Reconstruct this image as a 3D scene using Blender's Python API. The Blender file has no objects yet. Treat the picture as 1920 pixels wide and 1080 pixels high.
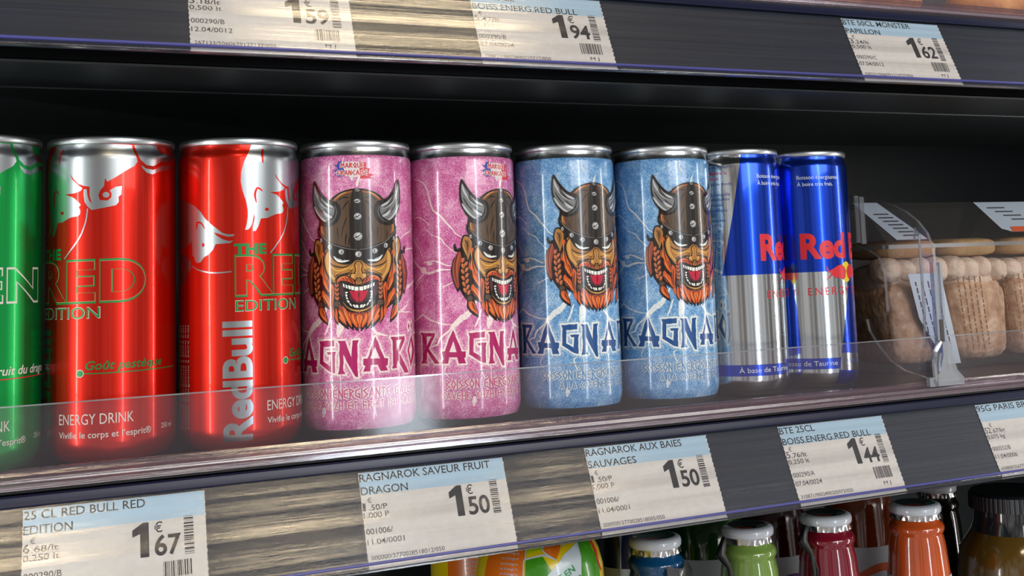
import bpy, bmesh, math, random
from mathutils import Vector, Matrix
from mathutils.geometry import tessellate_polygon
PI = math.pi
S = 0.001                      # everything below is written in millimetres
sc = bpy.context.scene
C = sc.collection

# ------------------------------------------------------------------ camera
CAM = (-1.730, -534.446, 67.948)
YAW, PITCH, ROLL, FPX = math.radians(24.7779), math.radians(5.7605), math.radians(-2.3232), 2111.14
fw = Vector((math.sin(YAW)*math.cos(PITCH), math.cos(YAW)*math.cos(PITCH), math.sin(PITCH)))
rt = Vector((math.cos(YAW), -math.sin(YAW), 0))
up = rt.cross(fw)
rt2 = rt*math.cos(ROLL)+up*math.sin(ROLL)
up2 = up*math.cos(ROLL)-rt*math.sin(ROLL)
cd = bpy.data.cameras.new('camera')
cam = bpy.data.objects.new('camera', cd); C.objects.link(cam)
M = Matrix((rt2, up2, -fw)).transposed().to_4x4()
M.translation = Vector(CAM)*S
cam.matrix_world = M
cd.sensor_width = 36; cd.lens = FPX/1920*36
cd.shift_x = -154.67/1920; cd.shift_y = -235.28/1920
cd.clip_start = 0.01; cd.clip_end = 100
sc.camera = cam
vs = sc.view_settings
vs.view_transform = 'Standard'; vs.look = 'None'; vs.gamma = 1; vs.use_curve_mapping = False
vs.exposure = 0.0
sc.cycles.max_bounces = 10; sc.cycles.transparent_max_bounces = 24
sc.cycles.caustics_reflective = False; sc.cycles.caustics_refractive = False

# ------------------------------------------------------------------ world: dim, uneven shop surroundings
w = bpy.data.worlds.new('shop'); sc.world = w; w.use_nodes = True
nt = w.node_tree; nt.nodes.clear()
def N(nt, t, **kw):
    n = nt.nodes.new(t)
    for k, v in kw.items():
        if k.startswith('i_'): n.inputs[k[2:].replace('_', ' ')].default_value = v
        else: setattr(n, k, v)
    return n
tc = N(nt, 'ShaderNodeTexCoord'); mp = N(nt, 'ShaderNodeMapping'); mp.inputs['Scale'].default_value = (9, 9, 0.5)
nz = N(nt, 'ShaderNodeTexNoise'); nz.inputs['Scale'].default_value = 1.6; nz.inputs['Detail'].default_value = 5
cr = N(nt, 'ShaderNodeValToRGB')
cr.color_ramp.elements[0].position = .38; cr.color_ramp.elements[0].color = (.07, .06, .055, 1)
cr.color_ramp.elements[1].position = .62; cr.color_ramp.elements[1].color = (.95, .97, 1.0, 1)
e = cr.color_ramp.elements.new(.49); e.color = (.40, .33, .28, 1)
bg = N(nt, 'ShaderNodeBackground'); bg.inputs['Strength'].default_value = 0.85
wo = N(nt, 'ShaderNodeOutputWorld')
nt.links.new(tc.outputs['Generated'], mp.inputs['Vector']); nt.links.new(mp.outputs[0], nz.inputs['Vector'])
nt.links.new(nz.outputs['Fac'], cr.inputs[0]); sx = N(nt, 'ShaderNodeSeparateXYZ'); mr = N(nt, 'ShaderNodeMapRange'); mr.inputs['From Min'].default_value = .25; mr.inputs['From Max'].default_value = .6; mr.inputs['To Min'].default_value = 1; mr.inputs['To Max'].default_value = .22
nt.links.new(tc.outputs['Generated'], sx.inputs[0]); nt.links.new(sx.outputs['Z'], mr.inputs['Value'])
vm = N(nt, 'ShaderNodeVectorMath', operation='SCALE'); nt.links.new(cr.outputs[0], vm.inputs[0]); nt.links.new(mr.outputs[0], vm.inputs['Scale'])
nt.links.new(vm.outputs[0], bg.inputs[0]); nt.links.new(bg.outputs[0], wo.inputs[0])

# ------------------------------------------------------------------ lamps of the shop and of the chiller, plus an added soft fill
def area(name, loc, target, sx, sy, radiance, col=(1, 1, 1)):
    l = bpy.data.lights.new(name, 'AREA'); l.shape = 'RECTANGLE'
    l.size = sx*S; l.size_y = sy*S; l.color = col
    l.energy = radiance*PI*sx*S*sy*S
    o = bpy.data.objects.new(name, l); C.objects.link(o)
    o.location = Vector(loc)*S
    d = (Vector(target)-Vector(loc)).normalized()
    z = -d; x = Vector((0, 0, 1)).cross(z)
    if x.length < 1e-3: x = Vector((1, 0, 0))
    x.normalize(); y = z.cross(x)
    m = Matrix((x, y, z)).transposed().to_4x4(); m.translation = o.location
    o.matrix_world = m
    return o
WARM = (1.0, .80, .52); COOL = (.80, .90, 1.0)
area('aisle_ceiling_lamp_near', (470, -690, 1400), (470, -690, 0), 440, 170, 17, WARM)
area('aisle_ceiling_lamp_left', (-190, -1830, 1400), (-190, -1830, 0), 420, 260, 20, WARM)
area('aisle_ceiling_lamp_middle', (450, -1850, 1400), (450, -1850, 0), 340, 260, 14, WARM)
area('aisle_ceiling_lamp_right', (1120, -1860, 1400), (1120, -1860, 0), 160, 300, 14, WARM)
area('chiller_post_lamp_left', (-330, -190, 70), (100, -40, 70), 20, 900, 30, (.95, 1, .97))
area('chiller_post_lamp_right', (950, -240, 70), (250, -20, 70), 24, 900, 26, (1, .98, .95))
area('opposite_chiller_lamp', (683, -2096, 300), (250, 0, 60), 130, 1900, 15, COOL)
area('front_soft_fill', (900, -2600, 900), (200, 0, 0), 2200, 700, 5.0, (1, .97, .93))  # unseen soft fill, added to light the can fronts from the right

# ------------------------------------------------------------------ materials
def lin(h):
    if isinstance(h, str):
        c = [int(h[i:i+2], 16)/255 for i in (0, 2, 4)]
    else: c = [x/255 for x in h]
    return tuple(x/12.92 if x <= .04045 else ((x+.055)/1.055)**2.4 for x in c)+(1,)
def mat(name, col, rough=.5, metal=0, spec=.5, coat=0, **kw):
    m = bpy.data.materials.new(name); m.use_nodes = True
    b = m.node_tree.nodes['Principled BSDF']
    b.inputs['Base Color'].default_value = lin(col); b.inputs['Roughness'].default_value = rough
    b.inputs['Metallic'].default_value = metal; b.inputs['Specular IOR Level'].default_value = spec
    b.inputs['Coat Weight'].default_value = coat; b.inputs['Coat Roughness'].default_value = .06
    for k, v in kw.items(): b.inputs[k.replace('_', ' ')].default_value = v
    return m
def objvec(nt, scale):
    t = N(nt, 'ShaderNodeTexCoord'); p = N(nt, 'ShaderNodeMapping'); p.inputs['Scale'].default_value = scale
    nt.links.new(t.outputs['Object'], p.inputs['Vector']); return p.outputs[0]
def noise_mix(m, scale, stops, detail=6, vec=(1, 1, 1), socket='Base Color', rough=.6):
    nt = m.node_tree; b = nt.nodes['Principled BSDF']
    n = N(nt, 'ShaderNodeTexNoise'); n.inputs['Scale'].default_value = scale; n.inputs['Detail'].default_value = detail
    n.inputs['Roughness'].default_value = rough
    nt.links.new(objvec(nt, vec), n.inputs['Vector'])
    r = N(nt, 'ShaderNodeValToRGB'); el = r.color_ramp.elements
    el[0].position, el[0].color = stops[0][0], lin(stops[0][1])
    el[1].position, el[1].color = stops[-1][0], lin(stops[-1][1])
    for p, c in stops[1:-1]:
        x = el.new(p); x.color = lin(c)
    nt.links.new(n.outputs['Fac'], r.inputs[0]); nt.links.new(r.outputs[0], b.inputs[socket])
    return m
def bump(m, scale, strength, vec=(1, 1, 1), dist=.0002, detail=3):
    nt = m.node_tree; b = nt.nodes['Principled BSDF']
    n = N(nt, 'ShaderNodeTexNoise'); n.inputs['Scale'].default_value = scale; n.inputs['Detail'].default_value = detail
    nt.links.new(objvec(nt, vec), n.inputs['Vector'])
    bp = N(nt, 'ShaderNodeBump'); bp.inputs['Strength'].default_value = strength; bp.inputs['Distance'].default_value = dist
    nt.links.new(n.outputs['Fac'], bp.inputs['Height']); nt.links.new(bp.outputs[0], b.inputs['Normal'])
    return m
def clear(name, tint=(255, 255, 255), rough=.05, gain=1.0, ior=1.5, streak=None, haze=0.0, hazecol=(200, 200, 210)):
    """thin clear plastic: see-through with a Fresnel-weighted gloss and a little surface haze"""
    m = bpy.data.materials.new(name); m.use_nodes = True; nt = m.node_tree; nt.nodes.clear()
    o = N(nt, 'ShaderNodeOutputMaterial'); tr = N(nt, 'ShaderNodeBsdfTransparent'); gl = N(nt, 'ShaderNodeBsdfGlossy')
    tr.inputs[0].default_value = lin(tint); gl.inputs['Roughness'].default_value = rough
    fr = N(nt, 'ShaderNodeLayerWeight'); fr.inputs['Blend'].default_value = .5
    pw = N(nt, 'ShaderNodeMath', operation='POWER'); pw.inputs[1].default_value = 4.0
    mu = N(nt, 'ShaderNodeMath', operation='MULTIPLY_ADD', use_clamp=True); mu.inputs[1].default_value = .9; mu.inputs[2].default_value = .045*gain
    mx = N(nt, 'ShaderNodeMixShader'); nt.links.new(fr.outputs['Facing'], pw.inputs[0]); nt.links.new(pw.outputs[0], mu.inputs[0])
    if streak:
        n0 = N(nt, 'ShaderNodeTexNoise'); n0.inputs['Scale'].default_value = 190; n0.inputs['Detail'].default_value = 4; n0.inputs['Roughness'].default_value = .65
        nt.links.new(objvec(nt, (.0035, 1, 1)), n0.inputs['Vector'])
        r0 = N(nt, 'ShaderNodeMapRange'); r0.inputs['From Min'].default_value = .40; r0.inputs['From Max'].default_value = .60; r0.inputs['To Min'].default_value = streak[2]; r0.inputs['To Max'].default_value = streak[3]
        nt.links.new(n0.outputs['Fac'], r0.inputs['Value']); m0 = N(nt, 'ShaderNodeMath', operation='MULTIPLY'); nt.links.new(mu.outputs[0], m0.inputs[0]); nt.links.new(r0.outputs[0], m0.inputs[1]); nt.links.new(m0.outputs[0], mx.inputs[0])
    else: nt.links.new(mu.outputs[0], mx.inputs[0])
    last = tr.outputs[0]
    if haze:
        df = N(nt, 'ShaderNodeBsdfDiffuse'); df.inputs[0].default_value = lin(hazecol); m2 = N(nt, 'ShaderNodeMixShader')
        m2.inputs[0].default_value = haze; nt.links.new(tr.outputs[0], m2.inputs[1]); nt.links.new(df.outputs[0], m2.inputs[2]); last = m2.outputs[0]
    nt.links.new(last, mx.inputs[1]); nt.links.new(gl.outputs[0], mx.inputs[2]); nt.links.new(mx.outputs[0], o.inputs[0])
    if streak:
        n = N(nt, 'ShaderNodeTexNoise'); n.inputs['Scale'].default_value = streak[0]; n.inputs['Detail'].default_value = 6; n.inputs['Roughness'].default_value = .65
        nt.links.new(objvec(nt, (.003, 1, 1)), n.inputs['Vector'])
        bp = N(nt, 'ShaderNodeBump'); bp.inputs['Strength'].default_value = streak[1]; bp.inputs['Distance'].default_value = .0003
        nt.links.new(n.outputs['Fac'], bp.inputs['Height']); nt.links.new(bp.outputs[0], gl.inputs['Normal'])
    return m

BLACK = mat('black_steel', '1e2325', .42, 0, .4)
BLACKG = mat('black_gloss_trim', '0a0b0d', .22, 0, .6)
SHELFTOP = mat('dark_shelf_surface', '141516', .5, 0, .4)
noise_mix(SHELFTOP, 900, [(.3, '101112'), (.75, '1c1c1d'), (.85, '55534f')], 2)
ALU = bump(mat('bare_aluminium', 'c9cdd0', .24, 1), 700, .25, (1, 1, .05))
ALUD = mat('aluminium_rim', 'd0d4d6', .34, 1)
SILVER = mat('silver_can_print', 'c8cdd0', .15, 1); SILVERB = mat('satin_silver_print', 'a9afb3', .3, 1)
REDINK = mat('red_ink_on_aluminium', 'c41c08', .3, .78, .5, .25)
GREENINK = mat('green_ink_on_aluminium', '0ca048', .3, .75, .5, .25)
BLUEINK = mat('blue_ink_on_aluminium', '1440bc', .22, .88, .5, .3)
def tinted(m, a, b):
    return noise_mix(m, 9, [(.3, a), (.7, b)], 2, (3, 3, .3))
PALEPRINT = mat('pale_print', 'd9d2c8', .35)
DULLPALE = mat('dull_pale_print', 'ae8a5a', .35)
GREENPRINT = mat('green_print', '157a38', .35, .3)
OLIVEPRINT = mat('dark_green_outline_print', '3f6a26', .35, .2)
REDPRINT = mat('bright_red_print', 'd3202c', .35, .1)
NAVYPRINT = mat('navy_print', '1a3a8c', .35)
YELLOW = mat('yellow_print', 'ead21c', .3, .2)
WHITEP = mat('white_print', 'dfe4ea', .35)
def label_mat(name, dark, mid, light):
    m = mat(name, mid, .22, 0, .5, .6)
    nt = m.node_tree; b = nt.nodes['Principled BSDF']
    v = objvec(nt, (1, 1, 1))
    n1 = N(nt, 'ShaderNodeTexNoise'); n1.inputs['Scale'].default_value = 1900; n1.inputs['Detail'].default_value = 3
    n2 = N(nt, 'ShaderNodeTexNoise'); n2.inputs['Scale'].default_value = 130; n2.inputs['Detail'].default_value = 8; n2.inputs['Roughness'].default_value = .7
    mx = N(nt, 'ShaderNodeMath', operation='MULTIPLY_ADD'); mx.inputs[1].default_value = .55
    m2 = N(nt, 'ShaderNodeMath', operation='MULTIPLY'); m2.inputs[1].default_value = .5
    nt.links.new(v, n1.inputs['Vector']); nt.links.new(v, n2.inputs['Vector'])
    nt.links.new(n2.outputs['Fac'], m2.inputs[0]); nt.links.new(n1.outputs['Fac'], mx.inputs[0]); nt.links.new(m2.outputs[0], mx.inputs[2])
    r = N(nt, 'ShaderNodeValToRGB'); el = r.color_ramp.elements
    el[0].position, el[0].color = .40, lin(dark); el[1].position, el[1].color = .68, lin(light)
    x = el.new(.52); x.color = lin(mid)
    nt.links.new(mx.outputs[0], r.inputs[0]); nt.links.new(r.outputs[0], b.inputs['Base Color'])
    return m
PINK = label_mat('pink_speckled_label', 'b03e80', 'd272a8', 'f4cce0')
BLUEL = label_mat('blue_speckled_label', '3a74b0', '6aa2d4', 'c8e0f2')
HALOP = noise_mix(mat('pale_glow_print_pink', 'ead2d0', .25, 0, .5, .6), 700, [(.34, 'e6a8c6'), (.46, 'f2e2de')], 5)
HALOP2 = noise_mix(mat('faint_glow_print_pink', 'ead2d0', .25, 0, .5, .6), 1200, [(.42, 'cc72a4'), (.62, 'efc4d6')], 5)
HALOB = noise_mix(mat('pale_glow_print_blue', 'd8dcdc', .25, 0, .5, .6), 700, [(.34, 'a4c8e4'), (.46, 'e6ebe9')], 5)
HALOB2 = noise_mix(mat('faint_glow_print_blue', 'd8dcdc', .25, 0, .5, .6), 1200, [(.42, '6c9ecc'), (.62, 'bcd6e8')], 5)
PAL = {'ink': '1b1210', 'skin': 'b0783a', 'skind': '8a5a28', 'skinl': 'd8a45a', 'skiny': 'e0a840', 'rust': '9a4430', 'rustd': '5a2018', 'rustl': 'c07050', 'braid': 'c0663c',
       'braidl': 'e0905c', 'tie': '5c4438', 'tied': '2a1c16', 'orange': 'd65c26', 'orangel': 'f0904a', 'white': 'eef0ea', 'greyl': 'a8b0ae', 'must': 'd2542c', 'maroon': '4e2630',
       'tongue': 'bf1e3c', 'wood': '55402e', 'copper': '9c5430', 'strip': '211c1a', 'grey': '7c7c78', 'bolt': 'a2a4a4', 'boltl': 'dcdede', 'horn': '76787a', 'hornl': 'c0c2c4'}
EM = {k: mat('emblem_'+k, v, .25, 0, .5, .6) for k, v in PAL.items()}
MAGENTA = mat('magenta_letters', 'ae1c64', .25, 0, .5, .6)
DEEPBLUE = mat('deep_blue_letters', '1c4e8c', .25, 0, .5, .6)
PINKTXT = mat('pink_small_letters', 'd04c82', .25, 0, .5, .6)
BLUETXT = mat('blue_small_letters', '5c94c2', .25, 0, .5, .6)
FLAGB = mat('flag_blue', '3846a0', .3); FLAGR = mat('flag_red', 'd02838', .3); FLAGW = mat('flag_white', 'ded8d8', .3)
PAPER = noise_mix(mat('tag_paper', 'cfccc8', .6), 300, [(.3, 'cac7c2'), (.7, 'd3d0cc')])
TAGBLUE = mat('tag_pale_blue_band', 'a6c4d8', .6)
TAGINK = mat('tag_black_ink', '2c2a30', .6)
TAGINK2 = mat('tag_grey_ink', '4a484c', .6)
RAILBACK = noise_mix(mat('rail_grey_backing', '1a2230', .5), 900, [(.3, '161d2a'), (.7, '222b3a')], 3, (.01, 1, 1))
RAILBLUE = mat('rail_blue_edge', '161a34', .28, 0, .3); RIDGE = mat('rail_blue_ridge', '4a4c94', .3, 0, .6)
COVER = clear('rail_clear_cover', (250, 250, 252), .11, 1.5, 1.5, (450, .3, .25, 1.9), .0)
LIPC = clear('shelf_lip_clear', (250, 250, 252), .08, .9, 1.5, None, .05, (215, 200, 215))
LIPEDGE = clear('shelf_lip_base', (235, 225, 235), .09, 5, 1.5, (500, .4, .5, 1.3), .10, (215, 185, 200))
DIVC = clear('divider_clear', (250, 250, 252), .05, .8, 1.5, None, .02)
DIVEDGE = clear('divider_edge_clear', (222, 226, 232), .08, 5, 1.5, None, .2, (220, 225, 232))
BOXC = clear('pastry_box_clear', (250, 248, 246), .10, 1.0, 1.5, None, .04, (210, 205, 200))

# ------------------------------------------------------------------ mesh helpers
class MB:
    def __init__(s): s.v = []; s.f = []; s.m = []; s.mats = []; s.n = None
    def mi(s, m):
        if m not in s.mats: s.mats.append(m)
        return s.mats.index(m)
    def add(s, vs, fs, m):
        o = len(s.v); k = s.mi(m); s.v += [tuple(p) for p in vs]
        for f in fs: s.f.append([o+i for i in f]); s.m.append(k)
        return s
    def box(s, x0, x1, y0, y1, z0, z1, m):
        vs = [(x, y, z) for z in (z0, z1) for y in (y0, y1) for x in (x0, x1)]
        return s.add(vs, [(0, 2, 3, 1), (4, 5, 7, 6), (0, 1, 5, 4), (2, 6, 7, 3), (0, 4, 6, 2), (1, 3, 7, 5)], m)
    def lathe(s, prof, m, cx=0, cy=0, n=64, capb=False, capt=False):
        vs = []; fs = []; K = len(prof)
        for r, z in prof:
            for i in range(n):
                a = 2*PI*i/n; vs.append((cx+r*math.cos(a), cy+r*math.sin(a), z))
        for j in range(K-1):
            for i in range(n):
                k = (i+1) % n; fs.append((j*n+i, j*n+k, (j+1)*n+k, (j+1)*n+i))
        if capb: fs.append(tuple(reversed(range(n))))
        if capt: fs.append(tuple((K-1)*n+i for i in range(n)))
        return s.add(vs, fs, m)
    def extrude_x(s, prof, x0, x1, m, closed=True):
        """profile of (y, z) swept along x"""
        n = len(prof); vs = [(x0, y, z) for y, z in prof]+[(x1, y, z) for y, z in prof]
        fs = [(i, (i+1) % n, n+(i+1) % n, n+i) for i in range(n if closed else n-1)]
        if closed: fs += [tuple(reversed(range(n))), tuple(range(n, 2*n))]
        return s.add(vs, fs, m)
    def tube(s, pts, r, m, n=8):
        vs = []; fs = []
        for i, p in enumerate(pts):
            p = Vector(p); a = Vector(pts[max(0, i-1)]); b = Vector(pts[min(len(pts)-1, i+1)]); t = (b-a).normalized()
            u = t.orthogonal().normalized() if i == 0 else (u-t*u.dot(t)).normalized()
            v = t.cross(u); rr = r[i] if isinstance(r, (list, tuple)) else r
            for k in range(n):
                an = 2*PI*k/n; vs.append(p+u*rr*math.cos(an)+v*rr*math.sin(an))
        for i in range(len(pts)-1):
            for k in range(n): fs.append((i*n+k, i*n+(k+1) % n, (i+1)*n+(k+1) % n, (i+1)*n+k))
        fs += [tuple(reversed(range(n))), tuple((len(pts)-1)*n+k for k in range(n))]
        return s.add(vs, fs, m)
    def blob(s, c, r, m, sub=2, jit=0, seed=0, sq=1):
        bm = bmesh.new(); bmesh.ops.create_icosphere(bm, subdivisions=sub, radius=1); rnd = random.Random(seed)
        for v in bm.verts:
            if sq != 1: v.co = Vector([math.copysign(abs(q)**sq, q) for q in v.co]); v.co *= .94
            k = 1+rnd.uniform(-jit, jit); v.co = Vector((c[0]+v.co.x*r[0]*k, c[1]+v.co.y*r[1]*k, c[2]+v.co.z*r[2]*k))
        bm.verts.index_update()
        s.add([v.co.copy() for v in bm.verts], [[v.index for v in f.verts] for f in bm.faces], m); bm.free(); return s
    def build(s, name, parent=None, smooth=40, normals=None, loc=None):
        me = bpy.data.meshes.new(name)
        me.from_pydata([(p[0]*S, p[1]*S, p[2]*S) for p in s.v], [], s.f)
        for m in s.mats: me.materials.append(m)
        me.polygons.foreach_set('material_index', s.m)
        me.update()
        if smooth:
            me.polygons.foreach_set('use_smooth', [True]*len(me.polygons))
            if normals is None: me.set_sharp_from_angle(angle=math.radians(smooth))
        if normals is not None: me.normals_split_custom_set_from_vertices([tuple(normals(p)) for p in s.v])
        o = bpy.data.objects.new(name, me); C.objects.link(o)
        if parent: o.parent = parent
        if loc: o.location = Vector(loc)*S
        return o
def thing(name, label, cat, loc=(0, 0, 0), rz=0, group=None):
    o = bpy.data.objects.new(name, None); C.objects.link(o); o.empty_display_size = .01
    o.location = Vector(loc)*S; o.rotation_euler = (0, 0, rz)
    return tag(o, label, cat, group)
def tag(o, label, cat, group=None):
    o['label'] = label; o['category'] = cat
    if group: o['group'] = group
    return o
def struct(o): o['kind'] = 'structure'; return o

def smooth_poly(p, closed=True, k=3):
    out = []; n = len(p)
    for i in range(n if closed else n-1):
        P = [p[(i+j) % n] if closed else p[min(max(i+j, 0), n-1)] for j in (-1, 0, 1, 2)]
        for q in range(k):
            t = q/k; t2 = t*t; t3 = t2*t
            out.append(tuple(.5*((2*P[1][a])+(-P[0][a]+P[2][a])*t+(2*P[0][a]-5*P[1][a]+4*P[2][a]-P[3][a])*t2+(-P[0][a]+3*P[1][a]-3*P[2][a]+P[3][a])*t3) for a in (0, 1)))
    if not closed: out.append(tuple(p[-1]))
    return out

# flat artwork, collected in label millimetres (u across, v up) with a layer number
class Art:
    def __init__(s): s.items = []          # (verts2d, faces, mat, layer)
    def poly(s, pts, m, lay=1, holes=(), sm=False):
        if sm: pts = smooth_poly(pts)
        loops = [[Vector((p[0], p[1], 0)) for p in pts]]+[[Vector((p[0], p[1], 0)) for p in h] for h in holes]
        tri = tessellate_polygon(loops); vs = [(v.x, v.y) for l in loops for v in l]
        s.items.append((vs, [tuple(t) for t in tri], m, lay)); return s
    def stroke(s, pts, w, m, lay=1, taper=True, sm=True):
        if sm and len(pts) > 2: pts = smooth_poly(pts, False, 3)
        n = len(pts); L = []; R = []
        for i in range(n):
            a = Vector(pts[max(0, i-1)]); b = Vector(pts[min(n-1, i+1)]); d = (b-a)
            if d.length < 1e-6: d = Vector((1, 0))
            d.normalize(); q = Vector((-d.y, d.x)); t = i/(n-1) if n > 1 else 0
            hw = w/2*((.25+.75*math.sin(PI*min(1, .12+.88*t))) if taper else 1)
            p = Vector(pts[i]); L.append(tuple(p+q*hw)); R.append(tuple(p-q*hw))
        s.items.append((L+R, [(i, n+i, n+i+1, i+1) for i in range(n-1)], m, lay)); return s
    def loop(s, pts, w, m, lay=1):
        for i in range(len(pts)):
            a = Vector(pts[i]); b = Vector(pts[(i+1) % len(pts)])
            if (b-a).length < 1e-6: continue
            e = (b-a).normalized()*w*.35
            s.stroke([tuple(a-e), tuple(b+e)], w, m, lay+.045*i, False, False)
        return s
    def disc(s, cx, cy, r, m, lay=1, n=16, ry=None):
        return s.poly([(cx+r*math.cos(2*PI*i/n), cy+(ry or r)*math.sin(2*PI*i/n)) for i in range(n)], m, lay)
    def text(s, body, x, y, cap, m, lay=1, width=None, off=0, rot=0, shear=0, anchor='l', spacing=1, track=None):
        vs, fs, wd = glyphs(body, off, shear, spacing)
        k = cap/CAPH; kx = k if width is None else width/max(wd, 1e-6)
        ox = 0 if anchor == 'l' else (-wd*kx/2 if anchor == 'c' else -wd*kx)
        c, sn = math.cos(rot), math.sin(rot)
        P = [(x+(a*kx+ox)*c-b*k*sn, y+(a*kx+ox)*sn+b*k*c) for a, b in vs]
        s.items.append((P, fs, m, lay)); return s
_gc = {}
def glyphs(body, off=0, shear=0, spacing=1):
    key = (body, off, shear, spacing)
    if key not in _gc:
        c = bpy.data.curves.new('t', 'FONT'); c.body = body; c.size = 1; c.offset = off; c.shear = shear; c.space_character = spacing; c.resolution_u = 6 if len(body) < 8 else 3
        o = bpy.data.objects.new('t', c); C.objects.link(o); bpy.context.view_layer.update()
        me = bpy.data.meshes.new_from_object(o.evaluated_get(bpy.context.evaluated_depsgraph_get()))
        vs = [(v.co.x, v.co.y) for v in me.vertices]; fs = [tuple(p.vertices) for p in me.polygons]
        x0 = min([v[0] for v in vs] or [0]); x1 = max([v[0] for v in vs] or [1])
        bpy.data.objects.remove(o); bpy.data.curves.remove(c); bpy.data.meshes.remove(me)
        _gc[key] = ([(a-x0, b) for a, b in vs], fs, x1-x0)
    return _gc[key]
_v = glyphs('H')[0]; CAPH = max(b for a, b in _v)-min(b for a, b in _v)

RUNE = {'A': [[(0, 0), (2, 6), (4, 0)], [(.7, 2), (3.3, 2)]], 'B': [[(0, 0), (0, 6), (3, 4.6), (0, 3), (3.4, 1.4), (0, 0)]], 'C': [[(3.2, 6), (0, 3), (3.2, 0)]],
        'D': [[(0, 0), (0, 6), (3.4, 3), (0, 0)]], 'E': [[(3, 6), (0, 5), (0, 1), (3, 0)], [(0, 3), (2.6, 3)]], 'F': [[(0, 0), (0, 6), (3, 5)], [(0, 3), (2.6, 2.4)]],
        'G': [[(3.2, 6), (0, 4.8), (0, 1.4), (3, 0), (3, 2.8), (1.8, 2.8)]], 'H': [[(0, 0), (0, 6)], [(3, 0), (3, 6)], [(0, 3.4), (3, 2.6)]], 'I': [[(0, 0), (0, 6)]],
        'L': [[(0, 6), (0, 0), (2.8, .6)]], 'M': [[(0, 0), (.3, 6), (2, 3), (3.7, 6), (4, 0)]], 'N': [[(0, 0), (0, 6), (3, 0), (3, 6)]], 'O': [[(1.7, 0), (0, 3), (1.7, 6), (3.4, 3), (1.7, 0)]],
        'Q': [[(1.7, 0), (0, 3), (1.7, 6), (3.4, 3), (1.7, 0)], [(1.7, 1.6), (3.6, -.6)]], 'R': [[(0, 0), (0, 6), (3, 4.6), (.4, 3), (3.2, 0)]], 'S': [[(3, 6), (0, 4.4), (3, 2), (0, 0)]],
        'T': [[(0, 5.4), (1.7, 6), (3.4, 5.4)], [(1.7, 6), (1.7, 0)]], 'U': [[(0, 6), (0, 0)], [(3, 6), (3, 0)], [(0, 3), (3, 3)]], 'V': [[(0, 6), (1.6, 0), (3.2, 6)]], 'u': [[(0, 6), (0, 1), (1.5, 0), (3, 1), (3, 6)]],
        'Y': [[(0, 6), (1.6, 3), (3.2, 6)], [(1.6, 3), (1.6, 0)]], 'Z': [[(0, 6), (3, 6), (0, 0), (3, 0)]], ' ': [],
        '\u00c9': [[(3, 6), (0, 5), (0, 1), (3, 0)], [(0, 3), (2.6, 3)], [(1, 7), (2.2, 8)]], '\u00c0': [[(0, 0), (2, 6), (4, 0)], [(.7, 2), (3.3, 2)], [(1.2, 8), (2.4, 7)]]}
def rune_text(art, body, x, y, width, cap, w, m, lay, halo=None, hl=None):
    adv = []
    for ch in body:
        g = RUNE[ch]; xs = [p[0] for st in g for p in st]; adv.append((max(xs) if xs else 2)+1.5)
    k = width/(sum(adv)-1.5); ky = cap/6; cx = x; kk = 0
    for ch, a in zip(body, adv):
        for st in RUNE[ch]:
            P = [(cx+p[0]*k, y+p[1]*ky) for p in st]
            for i in range(len(P)-1):
                d = (Vector(P[i+1])-Vector(P[i])); e = d.normalized()*w*.3
                a0 = tuple(Vector(P[i])-e); a1 = tuple(Vector(P[i+1])+e)
                kk += 1
                if halo: art.stroke([a0, a1], w*2.4, halo, hl+.06*(kk % 9), False, False)
                art.stroke([a0, a1], w, m, lay+.06*(kk % 9), False, False)
        cx += a*k

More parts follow.
